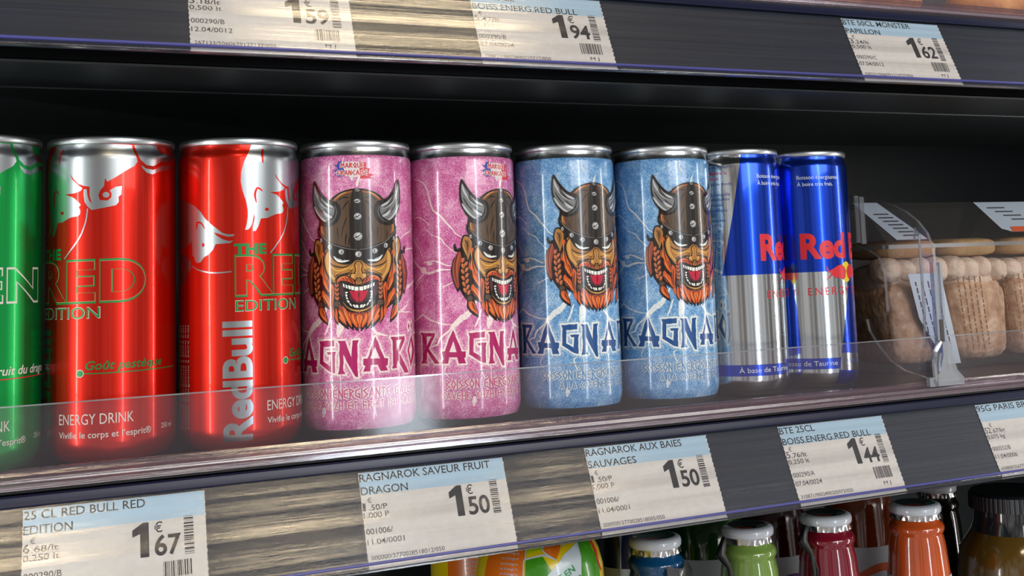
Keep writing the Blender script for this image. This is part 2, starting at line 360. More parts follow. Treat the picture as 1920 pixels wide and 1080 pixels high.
EMBLEM=[
('ink','p',1,1,0,[(-0.2,63.9),(-0.5,47.5),(-1.7,48.4),(-2.6,49.8),(-2.5,48),(-3.9,49),(-5.1,50.3),(-4.6,48.5),(-6.4,49.5),(-7.8,50.8),(-9.6,52.4),(-9.3,50.5),(-10.7,52.1),(-11.8,54.8),(-13.3,57.5),(-16.1,59.3),(-15.4,56.3),(-14.5,53.4),(-14.2,50.6),(-16.3,51.9),(-18.3,53.5),(-19.7,55.9),(-19.4,58.9),(-20.8,60.7),(-22.8,64.3),(-23.7,63),(-25.7,67.4),(-26.9,73),(-25.6,78.4),(-23,81.8),(-24.8,82.3),(-25,83.4),(-24.4,85.9),(-23.5,83.3),(-21.8,84),(-20.3,86),(-10.1,86.3)]),
('ink','P',1,2,0,[(-20.5,89.7),(-21.5,87.2),(-21.8,84.5),(-20.7,81.8),(-19.6,79.4),(-18.6,76.7),(-17.3,79.3),(-16.3,82.3),(-15.9,86.3),(-16.8,88.7),(-18.5,89.9)]),
('skin','P',1,3,0,[(-20.1,89),(-20.9,86.9),(-21,84.6),(-20,81.9),(-19,79.7),(-18.6,78),(-17.8,80),(-16.9,83),(-16.5,86.3),(-17.5,88.2),(-18.7,89.1)]),
('skind','P',1,4,0,[(-19.2,87.1),(-19.7,85.1),(-19.2,83.1),(-18.5,80.7),(-17.9,83),(-17.4,85.7),(-18,87.4)]),
('ink','S',1,5,0.5,[(-19.8,87.5),(-18.9,86.4),(-18.4,84.4),(-19,82.4)]),
('skinl','S',1,5,0.35,[(-20.6,86.5),(-20.5,84.5),(-19.7,82.3),(-19,80)]),
('rust','P',1,2,0,[(-22.5,82.5),(-24.5,79.4),(-25.7,75.8),(-25.9,72.6),(-25.5,69.4),(-24.7,66.8),(-23.8,64.7),(-22.9,66.1),(-23.2,69.3),(-22.9,72.9),(-22.1,76.4),(-21.4,78.9)]),
('rustd','S',1,3,0.5,[(-23,81.5),(-24.4,77.6),(-24.7,72.9),(-24,67.5)]),
('rustl','S',1,3,0.35,[(-22,81.8),(-23.4,77.9),(-23.9,72.9),(-23.4,67.9)]),
('braid','p',1,3,0,[(-20.2,77.9),(-20.6,77.1),(-21.1,76.8),(-21.6,76.9),(-21.8,77.4),(-21.7,78.1),(-21.3,78.8),(-20.8,79.2),(-20.3,79.1),(-20.1,78.6)]),
('braidl','p',1,4,0,[(-20.9,78.3),(-21.2,77.7),(-21.4,77.8),(-21.3,78.3),(-21.1,78.8),(-20.9,78.8)]),
('braid','p',1,3,0,[(-20.2,75.3),(-20.2,74.6),(-20.4,74.1),(-20.9,74),(-21.4,74.4),(-21.8,75.2),(-21.8,75.9),(-21.6,76.4),(-21.1,76.5),(-20.6,76.1)]),
('braidl','p',1,4,0,[(-21,75.6),(-20.9,75),(-21.1,75),(-21.4,75.5),(-21.5,76.1),(-21.2,76.1)]),
('braid','p',1,3,0,[(-18.9,75.9),(-19.5,75.3),(-20.1,75),(-20.5,75.1),(-20.6,75.7),(-20.2,76.4),(-19.7,77),(-19.1,77.3),(-18.7,77.2),(-18.6,76.6)]),
('braidl','p',1,4,0,[(-19.6,76.4),(-20,75.9),(-20.2,76),(-19.9,76.5),(-19.5,77),(-19.4,76.9)]),
('braid','p',1,3,0,[(-18.6,73.3),(-19.1,72.6),(-19.7,72.3),(-20.1,72.4),(-20.2,72.9),(-20,73.7),(-19.5,74.3),(-18.9,74.7),(-18.5,74.5),(-18.4,74)]),
('braidl','p',1,4,0,[(-19.3,73.7),(-19.7,73.2),(-19.8,73.3),(-19.7,73.8),(-19.3,74.3),(-19.1,74.2)]),
('braid','p',1,3,0,[(-20.4,72.7),(-20.3,72),(-20.5,71.5),(-21,71.4),(-21.5,71.8),(-21.9,72.5),(-22,73.3),(-21.8,73.8),(-21.4,73.9),(-20.8,73.5)]),
('braidl','p',1,4,0,[(-21.2,73),(-21.1,72.4),(-21.3,72.4),(-21.6,72.9),(-21.7,73.5),(-21.5,73.5)]),
('braid','p',1,3,0,[(-18.6,70.6),(-19,69.9),(-19.6,69.6),(-20,69.7),(-20.1,70.3),(-19.9,71),(-19.4,71.6),(-18.8,72),(-18.4,71.8),(-18.3,71.3)]),
('braidl','p',1,4,0,[(-19.2,71),(-19.6,70.5),(-19.8,70.6),(-19.6,71.1),(-19.2,71.6),(-19,71.6)]),
('braid','p',1,3,0,[(-20.3,69.7),(-20.2,68.9),(-20.4,68.4),(-20.8,68.4),(-21.4,68.8),(-21.8,69.5),(-21.9,70.2),(-21.7,70.8),(-21.2,70.8),(-20.7,70.4)]),
('braidl','p',1,4,0,[(-21,69.9),(-20.9,69.4),(-21.1,69.3),(-21.4,69.9),(-21.5,70.4),(-21.3,70.4)]),
('braid','p',1,3,0,[(-18.5,67.9),(-19,67.2),(-19.5,66.8),(-19.9,67),(-20.1,67.5),(-19.9,68.2),(-19.4,68.9),(-18.9,69.2),(-18.4,69.1),(-18.3,68.6)]),
('braidl','p',1,4,0,[(-19.2,68.3),(-19.5,67.8),(-19.7,67.8),(-19.5,68.4),(-19.2,68.9),(-19,68.8)]),
('braid','p',1,3,0,[(-20,66.8),(-19.9,66.1),(-20.1,65.6),(-20.6,65.5),(-21.1,65.9),(-21.5,66.6),(-21.6,67.4),(-21.4,67.9),(-21,68),(-20.4,67.6)]),
('braidl','p',1,4,0,[(-20.8,67.1),(-20.7,66.5),(-20.9,66.5),(-21.2,67),(-21.3,67.5),(-21.1,67.6)]),
('braid','p',1,3,0,[(-18.3,65.1),(-18.7,64.4),(-19.2,64),(-19.6,64.1),(-19.8,64.7),(-19.6,65.4),(-19.2,66.1),(-18.7,66.5),(-18.3,66.4),(-18.1,65.9)]),
('braidl','p',1,4,0,[(-18.9,65.5),(-19.2,65),(-19.4,65),(-19.3,65.6),(-19,66.1),(-18.9,66.1)]),
('braid','p',1,3,0,[(-19.6,64),(-19.5,63.2),(-19.7,62.7),(-20.1,62.6),(-20.7,63),(-21.1,63.7),(-21.2,64.5),(-21,65),(-20.5,65.1),(-20,64.7)]),
('braidl','p',1,4,0,[(-20.3,64.2),(-20.2,63.6),(-20.4,63.6),(-20.7,64.1),(-20.8,64.7),(-20.6,64.7)]),
('braid','p',1,3,0,[(-17.9,62.6),(-18.2,61.9),(-18.7,61.5),(-19.1,61.6),(-19.4,62.1),(-19.3,62.9),(-18.9,63.6),(-18.4,64),(-18,63.9),(-17.8,63.4)]),
('braidl','p',1,4,0,[(-18.6,63),(-18.8,62.5),(-19,62.5),(-18.9,63.1),(-18.7,63.6),(-18.5,63.6)]),
('tie','p',1,5,0,[(-16.8,59.9),(-17.1,59.3),(-17.8,58.9),(-18.6,58.9),(-19.3,59.3),(-19.6,60),(-19.3,60.7),(-18.6,61.1),(-17.7,61),(-17.1,60.6)]),
('tied','S',1,6,0.4,[(-19.3,60.3),(-17.1,59.9)]),
('orange','P',1,3,0,[(-18.8,58.3),(-18.7,56),(-17.4,54.2),(-14.7,52.2),(-15.2,54.2),(-15.8,56.7),(-17.1,58.5)]),
('orangel','S',1,4,0.5,[(-18.2,57.4),(-17.6,55.3),(-16.1,53.7)]),
('ink','S',1,4,0.45,[(-17.1,57.9),(-16.5,56),(-15.5,53.8)]),
('orange','P',1,3,0,[(-18.3,75.6),(-17.3,78.4),(-17.4,80.9),(-17.8,83.1),(-16.1,83.7),(-15.7,81.2),(-15.9,78.3),(-15.4,75.1),(-14.3,72.6),(-13.3,69.3),(-13.1,65.8),(-14.4,65.8),(-15.9,67.6),(-16.6,70.2),(-16.8,72.7),(-17.9,73.8)]),
('orange','P',1,3,0,[(-17.5,64.5),(-16.7,66.6),(-15.4,65.1),(-13.7,63.3),(-13,59.8),(-12.7,58),(-14.5,59.8),(-16.2,61.6)]),
('orangel','S',1,4,0.55,[(-17,82.3),(-16.7,78.7),(-17.1,75.2),(-16.4,72.6)]),
('orangel','S',1,4,0.55,[(-16.2,80.1),(-16.2,76.2),(-15.3,72.6),(-14.3,69.4)]),
('orangel','S',1,4,0.55,[(-15.9,70.8),(-15.2,68.3),(-13.9,66.5)]),
('orangel','S',1,4,0.55,[(-16.5,64.5),(-15.3,62.3),(-13.5,59.8)]),
('ink','S',1,5,0.45,[(-17.4,81.6),(-17.1,78.4),(-17.7,74.8)]),
('ink','S',1,5,0.45,[(-16.3,82.3),(-16.4,77.6),(-15.8,73.7),(-14.7,70.1)]),
('ink','S',1,5,0.45,[(-16.6,69.5),(-15.4,67.3),(-13.7,65.1)]),
('ink','S',1,5,0.45,[(-17,63.4),(-15.5,61.6),(-13.7,58.7)]),
('ink','S',1,5,0.45,[(-14.7,71.5),(-13.8,68.6),(-13.6,66.5)]),
('orange','P',1,3,0,[(-12.7,69.3),(-11,67.5),(-11.3,62.9),(-11.7,59.4),(-11.1,56.5),(-11.5,53.7),(-12.6,56.2),(-12.7,59.4),(-12.9,64.4)]),
('ink','S',1,4,0.5,[(-12,67.2),(-12.4,62.9),(-12.1,57.3)]),
('orange','P',1,3,0,[(-10.3,58.4),(-10.7,56.2),(-10.8,54),(-10,52.3),(-9.2,51.7),(-9.6,54),(-9.7,56.5)]),
('rust','P',1,2,0,[(-9.1,58.6),(-7.6,59.6),(-4.8,56.6),(-0.3,55.7),(-0.4,49.7),(-2.1,50.9),(-4.9,52.1),(-7,53.6),(-8.8,55.7)]),
('ink','P',1,3,0,[(-9.5,57.9),(-9.2,55.7),(-7.7,53.6),(-6.2,51.1),(-5.4,50.1),(-6,52.8),(-7,55.7),(-8.3,57.7)]),
('orange','P',1,4,0,[(-9.2,57.5),(-8.9,55.6),(-7.7,53.7),(-6.4,51.4),(-5.7,50.6),(-6.2,53),(-7.1,55.5),(-8.2,57.3)]),
('orangel','S',1,5,0.5,[(-8.8,56.8),(-7.7,54.6),(-6.3,52.1)]),
('ink','P',1,3,0,[(-9.2,54.7),(-8.8,53.6),(-7.4,52),(-6.2,51.1),(-6.9,53.2),(-8.1,54.7)]),
('orange','P',1,4,0,[(-9,54.5),(-8.7,53.6),(-7.5,52.1),(-6.4,51.3),(-7,53.2),(-8,54.5)]),
('orangel','S',1,5,0.5,[(-8.6,54.1),(-7.4,52.5)]),
('ink','P',1,3,0,[(-8,59.6),(-7,57.1),(-5.8,53.9),(-4.8,51.4),(-3.1,49),(-3.4,51.6),(-4.4,54.5),(-5.5,57.2),(-6.8,58.8)]),
('orange','P',1,4,0,[(-7.6,59.1),(-6.7,56.8),(-5.7,53.9),(-4.9,51.7),(-3.4,49.6),(-3.7,52),(-4.5,54.5),(-5.5,57),(-6.5,58.4)]),
('orangel','S',1,5,0.5,[(-6.8,57.4),(-5.4,53.8),(-4.1,51)]),
('ink','P',1,3,0,[(-3.6,56.1),(-3.9,54.1),(-3.3,52),(-2.2,50.2),(-0.7,48.9),(-0.8,51.5),(-2.1,53.7),(-2.6,55.8)]),
('orange','P',1,4,0,[(-3.4,55.7),(-3.7,54),(-3.2,52.1),(-2.2,50.4),(-1,49.3),(-1.1,51.7),(-2.1,53.6),(-2.5,55.5)]),
('orangel','S',1,5,0.5,[(-3,55.1),(-2.6,53),(-1.5,50.9)]),
('ink','P',1,3,0,[(-4.8,56.3),(-4.4,54.5),(-3.7,53.1),(-3.9,55.5)]),
('orange','P',1,4,0,[(-4.7,56.1),(-4.3,54.5),(-3.8,53.2),(-3.9,55.5)]),
('orangel','S',1,5,0.5,[(-4.6,55.7),(-4,54.1)]),
('ink','P',1,3,0,[(-0.3,55.7),(-1.1,55.1),(-1.3,53.7),(-0.8,51.2),(-0.1,48.9),(-0.4,48.9)]),
('orange','P',1,4,0,[(-0.4,55.4),(-1,54.8),(-1.2,53.5),(-0.7,51.3),(-0.2,49.2),(-0.5,49.2)]),
('orangel','S',1,5,0.5,[(-0.7,54.7),(-0.9,53.3),(-0.4,51.2)]),
('skin','P',1,6,0,[(0.2,84.4),(-13.6,85),(-15.1,82.9),(-15.7,80.5),(-15.4,77.6),(-14.6,74.7),(-13.1,72.5),(-11.3,70),(-8.9,68.5),(-8.3,64.2),(-6.9,60.6),(-4.8,58),(-2.7,56.7),(-0.3,56.3)]),
('ink','S',1,7,0.75,[(-14,84.3),(-15.4,82.2),(-15.9,79.8),(-15.5,76.9),(-14.6,74.2),(-12.9,72),(-11.2,69.6)]),
('skinl','P',1,7,0,[(-13.6,83.6),(-14.7,82.2),(-15.1,79.7),(-14.7,76.9),(-13.7,74.3),(-12.5,72.7),(-10.8,70.8),(-10.4,71.7),(-11.7,73.2),(-12.8,75.4),(-13.3,77.5),(-13.4,80.4)]),
('skinl','P',1,7,0,[(-7.9,63.8),(-6.9,60.6),(-4.8,58.2),(-2.7,57.1),(-0.3,56.6),(-0.3,57.7),(-2.7,58.1),(-4.8,59.5),(-6.5,62)]),
('skiny','S',1,7,0.7,[(-12.2,77.1),(-10.3,75.4),(-8.1,75),(-5.2,75.9),(-3.4,76.6)]),
('skiny','S',1,7,0.4,[(-10.3,73.8),(-8.8,73.9),(-7.4,73.7)]),
('skiny','S',1,7,0.4,[(-4.5,75),(-3.1,75.8),(-2.2,77.1)]),
('ink','S',1,8,0.6,[(-12.9,78.9),(-11.4,77.6),(-9.2,76.8),(-6.6,76.5),(-4.5,77.1),(-2.3,78.5)]),
('ink','S',1,8,0.7,[(-10.6,70.6),(-9.2,72.4),(-6.7,73.3),(-4.5,73.8),(-2.8,74.7)]),
('ink','S',1,8,0.4,[(-10.9,72.1),(-9.6,73.1),(-7.4,74.2)]),
('ink','S',1,8,0.35,[(-6.7,73.2),(-4.5,73.2),(-3.1,73.9)]),
('ink','S',1,8,0.3,[(-4.5,75.4),(-3.5,75),(-2.1,74.9)]),
('ink','S',1,8,0.8,[(-9,64.2),(-7.6,60.6),(-5.5,58.1),(-3.1,56.6),(-0.3,56.1)]),
('ink','P',1,8,0,[(0.3,86.9),(-14.8,87.6),(-14,85),(-12.5,82.1),(-11.3,80.1),(-9.1,78.5),(-6.6,77.7),(-4.1,77.7),(-2.5,78.3),(-1.3,79.2),(0.1,79.5)]),
('white','P',1,9,0,[(-11,81.8),(-9.1,80.6),(-6.9,79.9),(-3.9,79.5),(-5.3,78.9),(-7.7,78.7),(-9.3,79.2),(-10.4,80.3)]),
('greyl','p',1,10,0,[(-11,81.8),(-9.1,80.6),(-6.9,79.9),(-3.9,79.5),(-6.6,79.4),(-9.1,80)]),
('ink','p',1,11,0,[(-7.6,80.5),(-7.2,79.7),(-6.6,79.5),(-6.1,80.1)]),
('ink','P',1,9,0,[(0.1,79.2),(-1.3,78.6),(-1.8,77.2),(-1.5,75.3),(-2,73.7),(-3.1,73.9),(-3.8,72.6),(-3.4,71.2),(-2.5,70.5),(-1.9,69.6),(-1.6,68.6),(-0.1,68.2)]),
('skin','P',1,10,0,[(0.1,78.8),(-0.9,78.4),(-1.4,77),(-1.1,75.2),(-1.6,73.4),(-2.9,73.5),(-3.4,72.4),(-3.1,71.5),(-1.8,70.8),(-1.3,70.3),(-1.3,69),(-0.1,68.6)]),
('skinl','P',1,11,0,[(-3,73.3),(-3.3,72.3),(-2.7,71.6),(-1.9,71.7),(-1.7,73.1)]),
('skinl','P',1,11,0,[(-1.2,77.9),(-1.3,76.8),(-0.9,75.2),(-1.3,73.5),(-1,73.5),(-0.6,75.2),(-0.8,76.8)]),
('ink','S',1,12,0.6,[(-1.4,70.1),(-0.8,71.3),(0,71.5)]),
('skind','P',1,11,0,[(0,71.1),(-0.8,70.9),(-1,70.1),(-0.7,69.3),(-0.1,69.1)]),
('ink','P',1,9,0,[(-3.2,71.4),(-4.5,72.6),(-6.7,72.9),(-8.9,72.2),(-10.1,70.5),(-10,69),(-9.3,68.8),(-7.8,69.9),(-5.3,69.6),(-3.2,68.8),(-1.7,68.2),(-1.3,68.9),(-1.8,70.1)]),
('must','P',1,10,0,[(-3.5,71.3),(-4.9,72.3),(-6.7,72.5),(-8.6,71.8),(-9.6,70.4),(-9.5,69.5),(-8,70.5),(-5.5,70.3),(-3.2,69.4),(-1.8,68.7),(-1.9,69.6),(-2.5,70.7)]),
('orangel','S',1,11,0.45,[(-4.6,71.8),(-6.7,72.1),(-8.3,71.6),(-9.3,70.4)]),
('ink','S',1,11,0.35,[(-6,72.2),(-5.1,71.1),(-4.6,70.2)]),
('ink','S',1,11,0.35,[(-4.6,71.8),(-3.7,70.7),(-3.2,69.6)]),
('ink','S',1,11,0.35,[(-7.4,72.1),(-6.7,71.4),(-6.2,70.6)]),
('ink','S',1,11,0.35,[(-3.5,71.1),(-2.8,70),(-2.5,69.1)]),
('ink','P',1,8,0,[(-0.1,68.4),(-1.8,68.2),(-4.6,69.3),(-7.8,70),(-8.7,68.8),(-8.9,66.3),(-8.4,63.8),(-7.2,61.3),(-5.5,59.1),(-3.4,57.7),(-0.3,57.1)]),
('maroon','P',1,9,0,[(-8,69.4),(-8.4,67.4),(-8.2,64.9),(-7.4,63.1),(-6.4,64.1),(-6.6,66.2),(-7.1,68)]),
('maroon','P',1,9,0,[(-0.1,66),(-3.6,66.1),(-4.2,64),(-3.7,61.9),(-2,60.6),(-0.2,60.2)]),
('white','p',1,10,0,[(-7,69.3),(-6.3,68.9),(-6.1,67.4),(-6.8,67.8)]),
('white','p',1,10,0,[(-5.8,68.8),(-5.2,68.5),(-4.8,66.9),(-5.6,67.2)]),
('white','p',1,10,0,[(-4.8,68.4),(-3.7,68.1),(-3.5,66.5),(-4.4,66.7)]),
('white','p',1,10,0,[(-3.5,68),(-2,67.8),(-2.1,66.1),(-3.2,66.2)]),
('white','p',1,10,0,[(-1.8,67.6),(-0.2,67.5),(-0.2,65.8),(-1.8,65.8)]),
('white','p',1,10,0,[(-6,65.4),(-5,65.5),(-4.8,65),(-5.8,64.6)]),
('white','p',1,10,0,[(-6,64.3),(-5.1,64.3),(-5.1,63.4),(-5.7,63.2)]),
('white','p',1,10,0,[(-5.8,63),(-5,62.9),(-4.7,62.1),(-5.4,62.2)]),
('white','p',1,10,0,[(-5.4,61.7),(-4.6,61.6),(-4,60.7),(-4.8,60.5)]),
('white','p',1,10,0,[(-4.4,60.4),(-3.7,60.2),(-3,58.8),(-3.8,59.3)]),
('white','p',1,10,0,[(-2.9,59.5),(-2.1,59.7),(-1.3,58.2),(-2,58.3)]),
('white','p',1,10,0,[(-1.6,59.5),(-0.5,59.4),(-0.3,58.1),(-1.2,58.2)]),
('tongue','P',1,11,0,[(-4.2,66),(-3.4,64.5),(-2.6,62.4),(-1.4,61.4),(-0.2,61),(-0.1,65.5),(-1.2,65.8),(-2.6,65.5)]),
('ink','S',0,12,0.5,[(-0.1,65.1),(-0.1,63.8),(-0.2,62.4)]),
('ink','p',1,9,0,[(-9.5,68.6),(-9.6,67.9),(-9.8,67.4),(-10.3,67.3),(-10.7,67.7),(-10.9,68.4),(-10.9,69.1),(-10.6,69.6),(-10.2,69.7),(-9.8,69.3)]),
('braid','p',1,10,0,[(-9.8,68.6),(-9.8,68),(-10,67.7),(-10.2,67.6),(-10.5,67.9),(-10.7,68.5),(-10.7,69),(-10.5,69.4),(-10.2,69.4),(-10,69.1)]),
('ink','p',1,9,0,[(-8.6,68.3),(-9,67.6),(-9.4,67.3),(-9.8,67.4),(-10.1,68),(-10,68.7),(-9.6,69.3),(-9.2,69.6),(-8.8,69.5),(-8.6,69)]),
('braid','p',1,10,0,[(-8.9,68.3),(-9.1,67.9),(-9.4,67.6),(-9.7,67.7),(-9.8,68.1),(-9.7,68.6),(-9.5,69.1),(-9.2,69.3),(-8.9,69.3),(-8.8,68.9)]),
('ink','p',1,9,0,[(-9.6,66.9),(-9.5,66.2),(-9.8,65.7),(-10.2,65.6),(-10.6,65.9),(-11,66.6),(-11,67.3),(-10.8,67.8),(-10.3,67.9),(-9.9,67.5)]),
('braid','p',1,10,0,[(-9.8,66.8),(-9.8,66.3),(-9.9,65.9),(-10.2,65.9),(-10.5,66.1),(-10.7,66.6),(-10.8,67.2),(-10.6,67.6),(-10.4,67.6),(-10.1,67.3)]),
('ink','p',1,9,0,[(-8.7,66.3),(-9.1,65.7),(-9.6,65.4),(-10,65.5),(-10.1,66.1),(-10,66.8),(-9.6,67.4),(-9.1,67.7),(-8.7,67.5),(-8.5,67)]),
('braid','p',1,10,0,[(-8.9,66.4),(-9.2,65.9),(-9.5,65.7),(-9.8,65.8),(-9.9,66.2),(-9.8,66.7),(-9.5,67.2),(-9.1,67.4),(-8.9,67.3),(-8.8,66.9)]),
('ink','p',1,9,0,[(-9.5,64.9),(-9.5,64.2),(-9.7,63.7),(-10.1,63.6),(-10.6,64),(-10.9,64.6),(-10.9,65.4),(-10.7,65.9),(-10.3,66),(-9.8,65.6)]),
('braid','p',1,10,0,[(-9.8,64.9),(-9.7,64.3),(-9.8,64),(-10.1,63.9),(-10.4,64.2),(-10.6,64.7),(-10.7,65.2),(-10.6,65.6),(-10.3,65.7),(-10,65.4)]),
('ink','p',1,9,0,[(-8.6,64.3),(-9,63.7),(-9.5,63.4),(-9.9,63.6),(-10,64.1),(-9.9,64.8),(-9.5,65.4),(-9,65.7),(-8.6,65.6),(-8.4,65)]),
('braid','p',1,10,0,[(-8.8,64.4),(-9.1,63.9),(-9.4,63.7),(-9.7,63.8),(-9.8,64.2),(-9.6,64.7),(-9.4,65.2),(-9,65.4),(-8.8,65.3),(-8.7,64.9)]),
('ink','p',1,9,0,[(-9.4,63),(-9.3,62.3),(-9.6,61.8),(-10,61.7),(-10.5,62),(-10.8,62.7),(-10.8,63.4),(-10.6,63.9),(-10.2,64),(-9.7,63.6)]),
('braid','p',1,10,0,[(-9.6,62.9),(-9.6,62.4),(-9.7,62),(-10,62),(-10.3,62.2),(-10.5,62.7),(-10.6,63.3),(-10.4,63.7),(-10.2,63.7),(-9.9,63.4)]),
('ink','p',1,9,0,[(-8.5,62.4),(-8.8,61.8),(-9.3,61.5),(-9.7,61.6),(-9.9,62.1),(-9.9,62.8),(-9.5,63.5),(-9.1,63.8),(-8.7,63.7),(-8.4,63.1)]),
('braid','p',1,10,0,[(-8.8,62.5),(-9,62),(-9.3,61.8),(-9.6,61.8),(-9.7,62.2),(-9.6,62.8),(-9.4,63.2),(-9.1,63.5),(-8.8,63.4),(-8.7,63)]),
('tie','p',1,11,0,[(-8,60.1),(-8.3,59.4),(-9,58.9),(-9.9,59),(-10.7,59.5),(-11,60.2),(-10.7,61),(-9.9,61.4),(-9,61.4),(-8.3,60.9)]),
('tied','S',1,12,0.4,[(-10.8,60.4),(-8.2,59.9)]),
('ink','P',1,9,0,[(0.3,112),(-1.9,111.9),(-4.7,111.4),(-8.1,110.2),(-11.3,108),(-14.3,104.8),(-17.2,100.9),(-18.2,96.2),(-18.3,92.9),(-15,88.7),(-0.3,83.7)]),
('wood','P',1,10,0,[(0.3,111.5),(-1.9,111.2),(-4.4,110.8),(-7.8,109.5),(-10.8,107.3),(-13.6,104.4),(-16.2,100.5),(-17.2,96.5),(-17.2,92.8),(-14.6,89.3),(-8.5,86.7),(-0.2,84.9)]),
('copper','P',1,11,0,[(-2.2,111),(-4.7,110.6),(-7.8,109.3),(-10.6,107.1),(-10.1,106.2),(-8.7,107.5),(-6.1,109.2),(-2.7,110.2)]),
('copper','P',1,11,0,[(-17.1,96),(-17.1,92.8),(-15.8,91.4),(-15.2,91.3),(-15.7,93.4),(-16.2,95.8)]),
('skinl','S',1,12,0.45,[(-4.7,110.5),(-7.8,109.1),(-10.2,107.1)]),
('skinl','S',1,12,0.4,[(-16.8,95.5),(-16.9,93.5),(-16.2,91.9)]),
('ink','S',1,11,0.5,[(-4.7,98.9),(-6.2,95),(-7.3,90)]),
('ink','S',1,11,0.6,[(-4.9,91.5),(-5.4,88.9),(-5.4,86.2)]),
('ink','S',1,11,0.5,[(-3.5,90.8),(-3.9,88.2),(-4.2,86)]),
('ink','S',1,11,0.4,[(-8.9,94.4),(-8.8,91.7),(-8.4,89)]),
('ink','S',1,11,0.6,[(-6.5,102.4),(-5.1,105),(-2.9,106.9)]),
('ink','S',1,11,0.6,[(-8.2,106.8),(-6.4,108.1),(-2.9,107.6)]),
('ink','S',1,11,0.4,[(-13.8,92.6),(-13.5,90.6),(-12.9,88.9)]),
('ink','S',1,11,0.5,[(-3.5,105.9),(-3.4,97.5),(-3.6,85.8)]),
('strip','P',1,12,0,[(0.3,111.8),(-1.8,111.3),(-2.7,107.6),(-3.1,100.9),(-3.4,85.3),(-0.2,84.9)]),
('ink','p',0,13,0,[(1.3,111.2),(1.1,110.7),(0.5,110.4),(-0.3,110.4),(-0.9,110.7),(-1.1,111.2),(-0.8,111.7),(-0.3,112),(0.5,111.9),(1.1,111.6)]),
('bolt','p',0,14,0,[(1.1,111.2),(0.9,110.8),(0.4,110.6),(-0.2,110.6),(-0.7,110.8),(-0.9,111.2),(-0.7,111.6),(-0.2,111.8),(0.4,111.7),(0.9,111.5)]),
('boltl','p',0,15,0,[(0.8,111.3),(0.7,111.2),(0.5,111.1),(0.1,111.1),(-0.1,111.2),(-0.2,111.3),(-0.1,111.5),(0.2,111.6),(0.5,111.6),(0.7,111.5)]),
('ink','S',0,16,0.5,[(-0.7,111),(0.1,111.2),(0.8,111.5)]),
('ink','p',0,13,0,[(1.6,106.2),(1.3,105.5),(0.5,105.1),(-0.5,105.1),(-1.3,105.6),(-1.6,106.3),(-1.3,107),(-0.5,107.4),(0.5,107.4),(1.3,106.9)]),
('bolt','p',0,14,0,[(1.4,106.2),(1.1,105.6),(0.4,105.3),(-0.4,105.3),(-1.1,105.7),(-1.4,106.3),(-1.1,106.9),(-0.4,107.2),(0.5,107.2),(1.1,106.8)]),
('boltl','p',0,15,0,[(1,106.5),(0.8,106.2),(0.5,106.1),(0.1,106.1),(-0.3,106.2),(-0.4,106.5),(-0.3,106.8),(0.1,106.9),(0.5,106.9),(0.9,106.7)]),
('ink','S',0,16,0.5,[(-1.1,106),(0,106.2),(1,106.8)]),
('ink','p',0,13,0,[(2,99.2),(1.6,98.2),(0.6,97.6),(-0.5,97.6),(-1.5,98.3),(-1.8,99.3),(-1.4,100.3),(-0.5,101),(0.7,100.9),(1.6,100.3)]),
('bolt','p',0,14,0,[(1.8,99.2),(1.4,98.3),(0.6,97.8),(-0.5,97.8),(-1.3,98.4),(-1.6,99.3),(-1.3,100.2),(-0.4,100.8),(0.6,100.7),(1.5,100.1)]),
('boltl','p',0,15,0,[(1.3,99.6),(1.1,99.2),(0.7,99),(0.1,99),(-0.3,99.3),(-0.4,99.7),(-0.3,100.1),(0.2,100.3),(0.7,100.3),(1.1,100)]),
('ink','S',0,16,0.5,[(-1.3,98.8),(0.1,99.3),(1.3,100.2)]),
('ink','p',0,13,0,[(2.2,90.1),(1.8,88.9),(0.7,88.2),(-0.6,88.2),(-1.7,89),(-2.1,90.3),(-1.7,91.5),(-0.6,92.2),(0.8,92.2),(1.9,91.4)]),
('bolt','p',0,14,0,[(2,90.1),(1.6,89.1),(0.6,88.4),(-0.6,88.4),(-1.5,89.2),(-1.9,90.3),(-1.5,91.4),(-0.5,92),(0.7,92),(1.7,91.3)]),
('boltl','p',0,15,0,[(1.5,90.6),(1.3,90.1),(0.8,89.8),(0.2,89.9),(-0.3,90.2),(-0.5,90.7),(-0.3,91.2),(0.2,91.5),(0.8,91.5),(1.3,91.1)]),
('ink','S',0,16,0.5,[(-1.5,89.7),(0.1,90.2),(1.5,91.3)]),
('ink','P',1,13,0,[(-0.2,84.4),(-3.2,84.6),(-7.5,85.8),(-12,87.7),(-15.8,90.4),(-17.8,93.3),(-18.2,94.9),(-18.9,94.2),(-18.7,91.5),(-17.3,88.8),(-14.7,85.3),(-12.1,82.8),(-8.6,81),(-0.3,80)]),
('grey','S',1,14,0.35,[(-17.9,93.3),(-15.8,90.2),(-12,87.4),(-7.5,85.6),(-3.2,84.5),(-0.2,84.2)]),
('bolt','p',1,15,0,[(-16.4,89.1),(-16.5,88.5),(-16.8,88.1),(-17.2,88.1),(-17.5,88.5),(-17.6,89.1),(-17.4,89.7),(-17.1,90.1),(-16.8,90),(-16.5,89.7)]),
('boltl','p',1,16,0,[(-16.9,89.3),(-17,89),(-17.1,88.8),(-17.2,88.8),(-17.3,89),(-17.4,89.3),(-17.3,89.6),(-17.2,89.8),(-17.1,89.8),(-16.9,89.6)]),
('ink','S',1,17,0.3,[(-17.1,89.5),(-16.9,89.1),(-17,88.5)]),
('bolt','p',1,15,0,[(-11.6,85.8),(-11.8,85.1),(-12.3,84.7),(-13,84.7),(-13.5,85.2),(-13.7,85.9),(-13.5,86.6),(-12.9,87),(-12.3,87),(-11.8,86.5)]),
